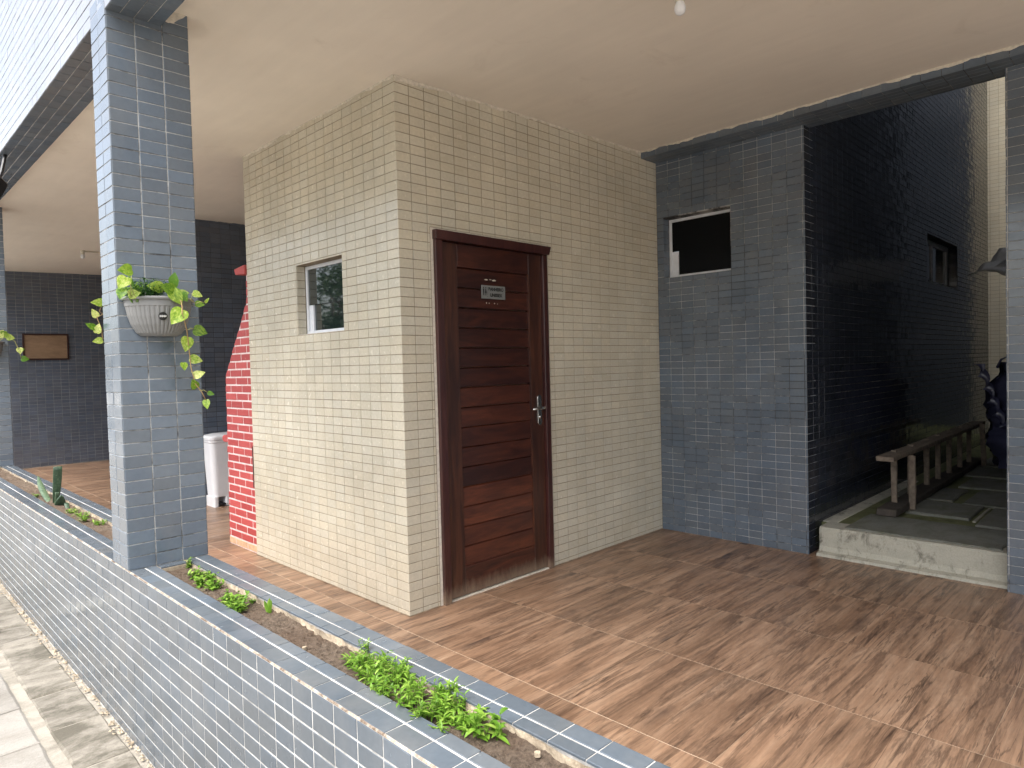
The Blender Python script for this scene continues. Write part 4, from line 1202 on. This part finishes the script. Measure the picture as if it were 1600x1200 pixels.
# ================================================================== wall pots and plants
def wall_pot(cx, y0, ztop, label, dirn=-1):
    t = thing('wall_pot', label, 'flower pot', (cx, y0, ztop - 0.155), 'half-round wall pots on the pillars')
    prof = [(0.070, 0.0), (0.088, 0.012), (0.108, 0.045), (0.120, 0.080), (0.127, 0.118), (0.1285, 0.121), (0.1305, 0.150)]
    seg = 96
    m = MB(); k = len(prof)
    for a_i in range(seg + 1):
        a = math.pi * a_i / seg
        for (r, zz) in prof:
            rr = r
            if 0.008 < zz < 0.119:
                rr -= 0.0028 * (0.5 + 0.5 * math.cos(a_i / seg * 2 * math.pi * 21)) ** 3
            m.v.append((cx + rr * math.cos(a), y0 + dirn * rr * 0.98 * math.sin(a), ztop - 0.155 + zz))
    for i in range(seg):
        for j in range(k - 1):
            q = (i * k + j, i * k + j + 1, (i + 1) * k + j + 1, (i + 1) * k + j)
            m.f.append(q if dirn > 0 else q[::-1])
    m.f.append(tuple(i * k for i in range(seg + 1)))
    m.build('bowl', 'pot', t, smooth=False)
    m = MB()
    rp = [(0.128, 0.143), (0.139, 0.146), (0.1405, 0.155), (0.138, 0.158), (0.125, 0.158), (0.122, 0.150)]
    k = len(rp)
    for a_i in range(49):
        a = math.pi * a_i / 48
        for r, zz in rp: m.v.append((cx + r * math.cos(a), y0 + dirn * r * 0.98 * math.sin(a), ztop - 0.155 + zz))
    for i in range(48):
        for j in range(k):
            j2 = (j + 1) % k
            q = (i * k + j, i * k + j2, (i + 1) * k + j2, (i + 1) * k + j)
            m.f.append(q if dirn > 0 else q[::-1])
    m.build('rim', 'pot', t, smooth=True)
    m = MB(); n_ = 24
    m.v = [(cx, y0 + dirn * 0.001, ztop - 0.02)] + [(cx + 0.124 * math.cos(math.pi * i / n_), y0 + dirn * 0.121 * math.sin(math.pi * i / n_), ztop - 0.022) for i in range(n_ + 1)]
    m.f = [(0, i + 1, i + 2) for i in range(n_)]
    m.build('soil', 'soil', t)
    return t
PCX = -1.212
wp = wall_pot(PCX, Yp - 0.003, 1.688, 'grey half-round ribbed pot with black sticker on the near pillar')
# oval sticker with an unreadable white script line
stk = MB(); ang = R_(92 + 8)
def pot_pt(a, zz, off):
    r = 0.1205 + (zz - 1.613) * 0.30 + off
    return (PCX + r * math.cos(a), Yp - 0.003 - r * 0.98 * math.sin(a), zz)
a0_ = R_(99)
ring = [pot_pt(a0_ + 0.135 * math.cos(2 * math.pi * i / 24), 1.610 + 0.0165 * math.sin(2 * math.pi * i / 24), 0.0022) for i in range(24)]
stk.v = ring + [pot_pt(a0_, 1.610, 0.0030)]; stk.f = [(i, (i + 1) % 24, 24) for i in range(24)]
s1 = stk.build('sticker', 'ink', wp)
wr = MB()
for i in range(9):
    u = a0_ + 0.10 - i * 0.023; hh = 0.0035 if i % 3 else 0.0050
    wr.raw([pot_pt(u, 1.610 - hh, 0.0040), pot_pt(u - 0.018, 1.610 - hh + 0.001, 0.0040), pot_pt(u - 0.020, 1.610 + hh * 0.8, 0.0040), pot_pt(u - 0.004, 1.610 + hh, 0.0040)], [(0, 1, 2, 3)])
wr.build('sticker_print', 'white_ink', s1)

def heart_leaf():
    """pothos leaf, unit length along +Y from the stalk, normal +Z"""
    out = [(0.0, 0.0), (0.10, -0.06), (0.24, -0.05), (0.36, 0.07), (0.41, 0.24), (0.385, 0.42), (0.30, 0.60), (0.18, 0.78), (0.07, 0.92), (0.0, 1.0)]
    mid = [(0.0, y_) for x_, y_ in out]
    v, f = [], []
    for x_, y_ in out:
        z_ = -0.16 * (max(0, y_ - 0.3)) ** 2 - 0.03
        yy = max(0.0, y_)
        v.append((0, yy if y_ > 0 else 0.02, z_))
        v.append((x_, y_, z_ + 0.22 * x_ - 0.22 * x_ * x_)); v.append((-x_, y_, z_ + 0.22 * x_ - 0.22 * x_ * x_))
        v.append((x_ * 0.55, y_ * 0.98, z_ + 0.13 * x_)); v.append((-x_ * 0.55, y_ * 0.98, z_ + 0.13 * x_))
    for i in range(len(out) - 1):
        a, b = i * 5, (i + 1) * 5
        f += [(a, a + 3, b + 3, b), (a + 3, a + 1, b + 1, b + 3), (a, b, b + 4, a + 4), (a + 4, b + 4, b + 2, a + 2)]
    return v, f
HL = mk_mesh('vine_leaf', *heart_leaf(), 'pothos', smooth=True)
def place_leaf(name, mesh, parent, base, tip, face=None, twist=0.0, width=1.0, jitter=0.35):
    base, tip = Vector(base), Vector(tip)
    d = tip - base; ln = d.length; yv = d.normalized()
    fc = (CAM - base).normalized() if face is None else Vector(face)
    fc = (fc + Vector((random.uniform(-1, 1), random.uniform(-1, 1), random.uniform(-0.3, 1))) * jitter)
    zv = (fc - yv * fc.dot(yv)).normalized(); xv = yv.cross(zv)
    mw = Matrix(((xv.x, yv.x, zv.x, base.x), (xv.y, yv.y, zv.y, base.y), (xv.z, yv.z, zv.z, base.z), (0, 0, 0, 1)))
    return link(name, mesh, parent, mw @ Matrix.Diagonal((ln * width, ln, ln, 1)))
LV1 = [((-1.155, 1.638), (-1.202, 1.58)), ((-1.194, 1.718), (-1.156, 1.659)), ((-1.159, 1.707), (-1.135, 1.673)), ((-1.23, 1.726), (-1.287, 1.731)), ((-1.189, 1.718), (-1.237, 1.736)), ((-1.188, 1.744), (-1.181, 1.792)), ((-1.184, 1.729), (-1.166, 1.762)), ((-1.165, 1.706), (-1.126, 1.711)), ((-1.111, 1.712), (-1.072, 1.698)), ((-1.102, 1.667), (-1.063, 1.663)), ((-1.063, 1.672), (-1.046, 1.694)), ((-1.112, 1.559), (-1.057, 1.541)), ((-1.362, 1.758), (-1.391, 1.713)), ((-1.377, 1.714), (-1.388, 1.671)), ((-1.356, 1.69), (-1.312, 1.701)), ((-1.362, 1.755), (-1.337, 1.729)), ((-1.341, 1.789), (-1.39, 1.785))]
LV2 = [((-1.139, 1.524), (-1.15, 1.465)), ((-1.133, 1.437), (-1.081, 1.424)), ((-1.121, 1.362), (-1.074, 1.379)), ((-1.114, 1.311), (-1.127, 1.349)), ((-1.066, 1.29), (-1.039, 1.279)), ((-1.076, 1.259), (-1.071, 1.22)), ((-1.16, 1.419), (-1.156, 1.387))]
STM = [(-1.165, 1.70), (-1.157, 1.654), (-1.158, 1.623), (-1.151, 1.598), (-1.141, 1.549), (-1.137, 1.487), (-1.131, 1.399), (-1.116, 1.33), (-1.09, 1.291), (-1.076, 1.259)]
LY = -0.07
pt = thing('trailing_vine', 'yellow-green trailing vine spilling from the ribbed pot down the pillar', 'plant', (-1.17, -0.02, 1.67))
def on_y(p, y_):     # keep the direction towards the viewer's side: positions measured at y=-0.07
    v = Vector((p[0], LY, p[1])); 
    return CAM + (v - CAM) * ((y_ - CAM.y) / (LY - CAM.y))
for k, (a, b) in enumerate(LV1):
    yy = LY + random.uniform(-0.03, 0.03)
    if k in (0,): yy = -0.135
    if k in (8, 9, 10, 11): yy = -0.02
    place_leaf('leaf', HL, pt, on_y(a, yy), on_y(b, yy - 0.015), width=(0.55 if k in (6, 10) else random.uniform(0.95, 1.15)), jitter=0.3)
for k, (a, b) in enumerate(LV2):
    place_leaf('leaf', HL, pt, on_y(a, -0.06), on_y(b, -0.075), width=random.uniform(0.9, 1.1), jitter=0.3)
sv = [on_y(STM[0], -0.06), on_y(STM[1], -0.125), on_y(STM[2], -0.155), on_y(STM[3], -0.150), on_y(STM[4], -0.11)] + [on_y(s_, -0.065) for s_ in STM[5:]]
MB().tube(sv, 0.0022, 6).build('stem', 'stem_brown', pt, smooth=True)
for a, b in (((-1.14, 1.555), (-1.112, 1.559)), ((-1.137, 1.44), (-1.131, 1.437)), ((-1.131, 1.38), (-1.121, 1.362)), ((-1.10, 1.30), (-1.066, 1.29)), ((-1.15, 1.69), (-1.102, 1.667)), ((-1.102, 1.667), (-1.063, 1.672)), ((-1.12, 1.675), (-1.111, 1.712)), ((-1.17, 1.69), (-1.189, 1.72)), ((-1.189, 1.72), (-1.23, 1.726)), ((-1.185, 1.72), (-1.188, 1.744)), ((-1.33, 1.67), (-1.362, 1.757)), ((-1.34, 1.68), (-1.377, 1.716)), ((-1.35, 1.68), (-1.341, 1.789))):
    MB().tube([on_y(a, -0.062), on_y(((a[0] + b[0]) / 2, (a[1] + b[1]) / 2 + 0.006), -0.07), on_y(b, -0.065)], 0.0014, 5).build('leaf_stalk', 'stem', pt, smooth=True)
# fine-leaved herb in the same pot
def blade(mb, base, d, ln, wd, droop, up_=Vector((0, 0, 1)), n=4, fold=0.15):
    d = Vector(d).normalized(); base = Vector(base)
    side = d.cross(up_)
    if side.length < 1e-3: side = d.cross(Vector((1, 0.3, 0)))
    side.normalize(); nrm = side.cross(d).normalized()
    b0 = len(mb.v)
    for i in range(n + 1):
        t = i / n
        p = base + d * (ln * t) - up_ * (droop * ln * t * t)
        w_ = wd * math.sin(math.pi * min(1, 0.12 + t * 0.88)) ** 0.8 * (1 if t < 0.98 else 0.08)
        mb.v += [tuple(p - side * w_ / 2 + nrm * fold * w_), tuple(p), tuple(p + side * w_ / 2 + nrm * fold * w_)]
    for i in range(n):
        a = b0 + i * 3
        mb.f += [(a, a + 1, a + 4, a + 3), (a + 1, a + 2, a + 5, a + 4)]
def bushy(mb, c, hgt, rad, n_stem, n_leaf, ln, wd, rng, droop=0.5):
    c = Vector(c)
    for s_ in range(n_stem):
        a = rng.uniform(0, 2 * math.pi); lean = rng.uniform(0.1, 1.0)
        top = c + Vector((math.cos(a) * rad * lean, math.sin(a) * rad * lean, hgt * rng.uniform(0.5, 1.0)))
        b0 = c + Vector((math.cos(a) * rad * 0.25, math.sin(a) * rad * 0.25, 0))
        mb.tube([b0, b0.lerp(top, 0.5) + Vector((0, 0, hgt * 0.08)), top], [0.0012, 0.001, 0.0006], 4, cap=False)
        for k in range(n_leaf):
            t = 0.2 + 0.8 * (k + rng.random()) / n_leaf
            p = b0.lerp(top, t)
            aa = rng.uniform(0, 2 * math.pi)
            blade(mb, p, (math.cos(aa), math.sin(aa), rng.uniform(0.1, 1.1)), ln * rng.uniform(0.6, 1.15), wd * rng.uniform(0.7, 1.2), droop * rng.uniform(0.3, 1.2))
rng = random.Random(4)
m = MB(); bushy(m, (-1.265, -0.015, 1.655), 0.115, 0.085, 60, 10, 0.026, 0.0065, rng, 0.3)
hb = m.build('fine_leaved_herb', 'fern', None, smooth=True); tag(hb, 'dark green fine-leaved herb growing in the ribbed pot', 'plant')
m = MB(); bushy(m, (-1.32, -0.02, 1.665), 0.10, 0.05, 14, 7, 0.035, 0.010, rng, 0.6)
hb = m.build('leafy_shoots', 'weed', None, smooth=True); tag(hb, 'light green leafy shoots at the left end of the ribbed pot', 'plant')

# pot on the rear face of the same pillar with a vine hanging past its edge
wp2 = wall_pot(PCX, Yp + PD + 0.003, 1.72, 'grey half-round pot on the rear face of the near pillar', dirn=1)
v2 = thing('hanging_vine', 'short vine with five yellow-green leaves left of the near pillar', 'plant', (-1.33, 0.36, 1.69))
LV3 = [((-1.334, 1.696), (-1.387, 1.693)), ((-1.364, 1.631), (-1.384, 1.665)), ((-1.372, 1.582), (-1.411, 1.602)), ((-1.367, 1.561), (-1.359, 1.603)), ((-1.347, 1.53), (-1.387, 1.523))]
ST3 = [(-1.29, 1.715), (-1.306, 1.715), (-1.337, 1.695), (-1.354, 1.656), (-1.340, 1.645), (-1.364, 1.628), (-1.348, 1.583), (-1.346, 1.541), (-1.334, 1.532)]
for a, b in LV3: place_leaf('leaf', HL, v2, (a[0], 0.36, a[1]), (b[0], 0.35, b[1]), width=random.uniform(0.75, 0.95), jitter=0.3)
MB().tube([(x_, 0.36, z_) for x_, z_ in ST3], 0.002, 6).build('stem', 'stem_brown', v2, smooth=True)
# pot and vine on the second pillar
wp3 = wall_pot(PCX + 0.0, Y2 - 0.003, 1.70, 'grey half-round pot at the left edge on the second pillar')
v3 = thing('small_vine', 'green vine in the pot at the left edge beside the notice board', 'plant', (-1.08, 4.5, 1.7))
LV4 = [((-1.081, 1.76), (-1.125, 1.787)), ((-1.076, 1.738), (-1.018, 1.725)), ((-1.10, 1.745), (-1.055, 1.765)), ((-0.993, 1.617), (-0.951, 1.631)), ((-0.978, 1.544), (-0.919, 1.536)), ((-0.99, 1.64), (-0.985, 1.585)), ((-1.16, 1.73), (-1.22, 1.77)), ((-1.14, 1.74), (-1.10, 1.80))]
for a, b in LV4: place_leaf('leaf', HL, v3, (a[0], 4.45, a[1]), (b[0], 4.44, b[1]), width=1.15, jitter=0.3)
MB().tube([(-1.16, 4.5, 1.68), (-1.08, 4.45, 1.745), (-1.02, 4.45, 1.70), (-0.993, 4.45, 1.617), (-0.978, 4.45, 1.544)], 0.003, 6).build('stem', 'stem', v3, smooth=True)

# ================================================================== planter bed plants
def soil_z(xx, yy, seg2=False):
    return 0.545 + 0.012 * noise.noise(Vector((xx * 9, yy * 4, 0))) + 0.008 * noise.noise(Vector((xx * 30, yy * 30, 5))) + (0.002 if yy > 0.1 else 0)
def weed(name, lab, spots, hgt, rad, ns, nl, ln, wd, seed, mat='weed'):
    r = random.Random(seed); m = MB()
    for (xx, yy) in spots: bushy(m, (xx, yy, soil_z(xx, yy) - 0.004), hgt, rad, ns, nl, ln, wd, r, 0.5)
    return tag(m.build(name, mat, None, smooth=True), lab, 'weed', 'weeds in the planter bed')
weed('weed_tuft', 'small green tuft in the bed corner at the pillar foot', [(-1.150, -0.012)], 0.045, 0.022, 9, 8, 0.018, 0.005, 1)
weed('weed_plant', 'low weed in the bed close to the pillar foot', [(-1.175, -0.17), (-1.16, -0.25)], 0.045, 0.045, 10, 7, 0.028, 0.010, 2)
weed('weed_plant', 'spreading bright weed against the outer edge of the bed', [(-1.215, -0.33), (-1.19, -0.38)], 0.045, 0.05, 11, 7, 0.028, 0.010, 3)
weed('weed_plant', 'bushy bright weed mid-bed, before the bare soil', [(-1.225, -0.585), (-1.215, -0.655), (-1.235, -0.70)], 0.050, 0.045, 12, 7, 0.028, 0.009, 5)
weed('weed_seedling', 'tiny seedlings by the inner mortar edge of the bed', [(-1.155, -0.55), (-1.15, -0.63)], 0.018, 0.020, 5, 5, 0.016, 0.007, 8)
m = MB(); r = random.Random(11)
for k in range(5):
    blade(m, (-1.163 + r.uniform(-0.006, 0.006), -0.79 + r.uniform(-0.008, 0.008), soil_z(-1.163, -0.79) - 0.003), (r.uniform(-0.25, 0.25), r.uniform(-0.25, 0.25), 1), r.uniform(0.03, 0.062), 0.012, 0.05, up_=Vector((0.3, 0.9, 0)), n=5)
tag(m.build('grass_shoot', 'weed', None, smooth=True), 'single upright green shoot standing in bare soil', 'weed')
# the dense patch: nobody could count its plants
m = MB(); r = random.Random(21)
for k in range(46):
    t = r.random()
    yy = -1.36 - 0.50 * t + r.uniform(-0.02, 0.02)
    lo, hi = XK + 0.008, XJ - 0.004
    xx = r.uniform(lo + (0.045 * (1 - t) if t < 0.35 else 0), hi)
    sc_h = 0.65 + 0.5 * math.sin(math.pi * min(1, t * 1.05))
    bushy(m, (xx, yy, soil_z(xx, yy) - 0.004), 0.060 * sc_h, 0.036, 4, 8, 0.028, 0.0062, r, 0.45)
o = m.build('weed_patch', 'weed', None, smooth=True); o['kind'] = 'stuff'; o['label'] = 'dense patch of bright green weeds in the front bed'; o['category'] = 'weeds'
weed('weed_sprig', 'loose sprig at the near end of the green patch', [(-1.20, -1.905), (-1.175, -1.93)], 0.07, 0.03, 4, 6, 0.034, 0.013, 41)
weed('weed_sprig', 'thin weed creeping over the inner kerb of the bed', [(-1.142, -1.52), (-1.142, -1.68), (-1.14, -1.35)], 0.055, 0.03, 5, 7, 0.022, 0.005, 43)
for k_, (sp_, lb_) in enumerate((((-1.20, 1.75), 'low weed right at the snake plant in the far bed'), ((-1.19, 1.55), 'second low weed from the snake plant towards the pillar'), ((-1.22, 1.40), 'third low weed from the snake plant, by the outer kerb'), ((-1.17, 1.25), 'fourth low weed from the snake plant, by the mortar edge'))):
    weed('weed_plant', lb_, [sp_], 0.035, 0.05, 9, 6, 0.028, 0.008, 47 + k_)
weed('weed_plant', 'green weed pressed against the rear of the near pillar', [(-1.16, 0.60), (-1.15, 0.72)], 0.06, 0.05, 10, 7, 0.026, 0.007, 49)
weed('weed_seedling', 'tiny seedling in the far bed left of the snake plant', [(-1.235, 2.55)], 0.03, 0.03, 6, 6, 0.022, 0.009, 51)
def snake_leaf(mb, base, top, w0, w1, lean, seed, trunc=True):
    base, top = Vector(base), Vector(top); n = 10; b0 = len(mb.v)
    vdir = (CAM - base); vdir.z = 0
    sd_ = Vector((-vdir.y, vdir.x, 0)).normalized(); nr = vdir.normalized()
    for i in range(n + 1):
        t = i / n; p = base.lerp(top, t) + sd_ * (lean * t * (1 - t))
        wd = w0 + (w1 - w0) * math.sin(t * math.pi * 0.62)
        if not trunc: wd *= (1 - t ** 4) + 0.02
        mb.v += [tuple(p - sd_ * wd / 2 + nr * wd * 0.25), tuple(p - nr * 0.004), tuple(p + sd_ * wd / 2 + nr * wd * 0.2)]
    for i in range(n):
        a = b0 + i * 3
        mb.f += [(a, a + 1, a + 4, a + 3), (a + 1, a + 2, a + 5, a + 4)]
sp = thing('snake_plant', 'mottled snake plant with cut-off leaves in the far bed', 'plant', (-1.195, 2.2, 0.515))
for b_, t_, w0, w1, ln_, tr in (((-1.195, 2.23, 0.51), (-1.185, 2.15, 0.79), 0.02, 0.044, 0.01, True), ((-1.197, 2.25, 0.51), (-1.205, 2.66, 0.685), 0.02, 0.042, -0.05, False), ((-1.20, 2.12, 0.49), (-1.19, 2.06, 0.612), 0.03, 0.062, 0.0, False), ((-1.185, 1.90, 0.51), (-1.18, 1.99, 0.575), 0.016, 0.02, 0.0, True), ((-1.20, 2.18, 0.50), (-1.195, 2.14, 0.625), 0.014, 0.016, 0.0, True)):
    m = MB(); snake_leaf(m, b_, t_, w0, w1, ln_, 1, tr)
    o = m.build('leaf', 'sansevieria', sp, smooth=True)
    s = o.modifiers.new('solid', 'SOLIDIFY'); s.thickness = 0.006

# ================================================================== beyond the camera: out of view, added for reflections in the window and tiles
bwall = thing('added_boundary_wall', 'guessed pale wall out of view, added for the glazed tiles to mirror', 'wall', (-7.1, 2, zg))  # guessed wall, added to give the tiles something to reflect
bx(-7.2, -7.0, -12, 22, zg - 0.05, 1.6).build('core', 'boundary', bwall)
bx(-7.24, -6.96, -12, 22, 1.6, 1.67).build('coping', 'cement', bwall, bevel=0.01)
def tree(cx, cy, h, rad, seed, lab):
    r = random.Random(seed)
    t = thing('leafy_tree', lab, 'tree', (cx, cy, zg), 'trees beyond the boundary wall')
    m = MB().tube([(cx, cy, zg - 0.1), (cx + 0.1, cy, h * 0.3), (cx - 0.05, cy + 0.1, h * 0.6), (cx, cy, h * 0.85)], [0.18, 0.14, 0.09, 0.03], 8)
    for k in range(7):
        a = r.uniform(0, 6.28); z_ = h * r.uniform(0.35, 0.6)
        m.tube([(cx, cy, z_), (cx + math.cos(a) * rad * 0.4, cy + math.sin(a) * rad * 0.4, z_ + 0.6), (cx + math.cos(a) * rad * 0.75, cy + math.sin(a) * rad * 0.75, z_ + 1.1)], [0.06, 0.04, 0.015], 5)
    m.build('trunk', 'bark', t, smooth=True)
    m = MB()
    cl_ = [(Vector((cx, cy, h * 0.7)) + Vector((r.gauss(0, 1) * rad * 0.5, r.gauss(0, 1) * rad * 0.5, r.gauss(0, 1) * h * 0.14)), r.uniform(0.35, 0.75)) for _ in range(26)]
    for k in range(4200):
        c, q = r.choice(cl_)
        d = Vector((r.gauss(0, 1), r.gauss(0, 1), r.gauss(0, 1))).normalized() * q * r.uniform(0.4, 1.0)
        p = c + d
        a = Vector((r.uniform(-1, 1), r.uniform(-1, 1), r.uniform(-1, 1))).normalized(); b = a.cross(Vector((r.uniform(-1, 1), r.uniform(-1, 1), r.uniform(-1, 1)))).normalized()
        s_ = r.uniform(0.05, 0.10)
        m.raw([p - a * s_, p + b * s_ * 0.5, p + a * s_, p - b * s_ * 0.5], [(0, 1, 2, 3)])
    m.build('crown', 'tree_leaf', t)
tree(-8.6, 14.2, 5.6, 1.5, 3, 'leafy tree mirrored in the restroom window glass')
tree(-9.4, 17.0, 4.4, 1.5, 5, 'lower tree beyond the boundary wall towards the far end')
tree(-10.5, 3.0, 4.6, 1.6, 8, 'smaller unseen tree added behind the viewer for reflections')  # extra tree added for reflections only
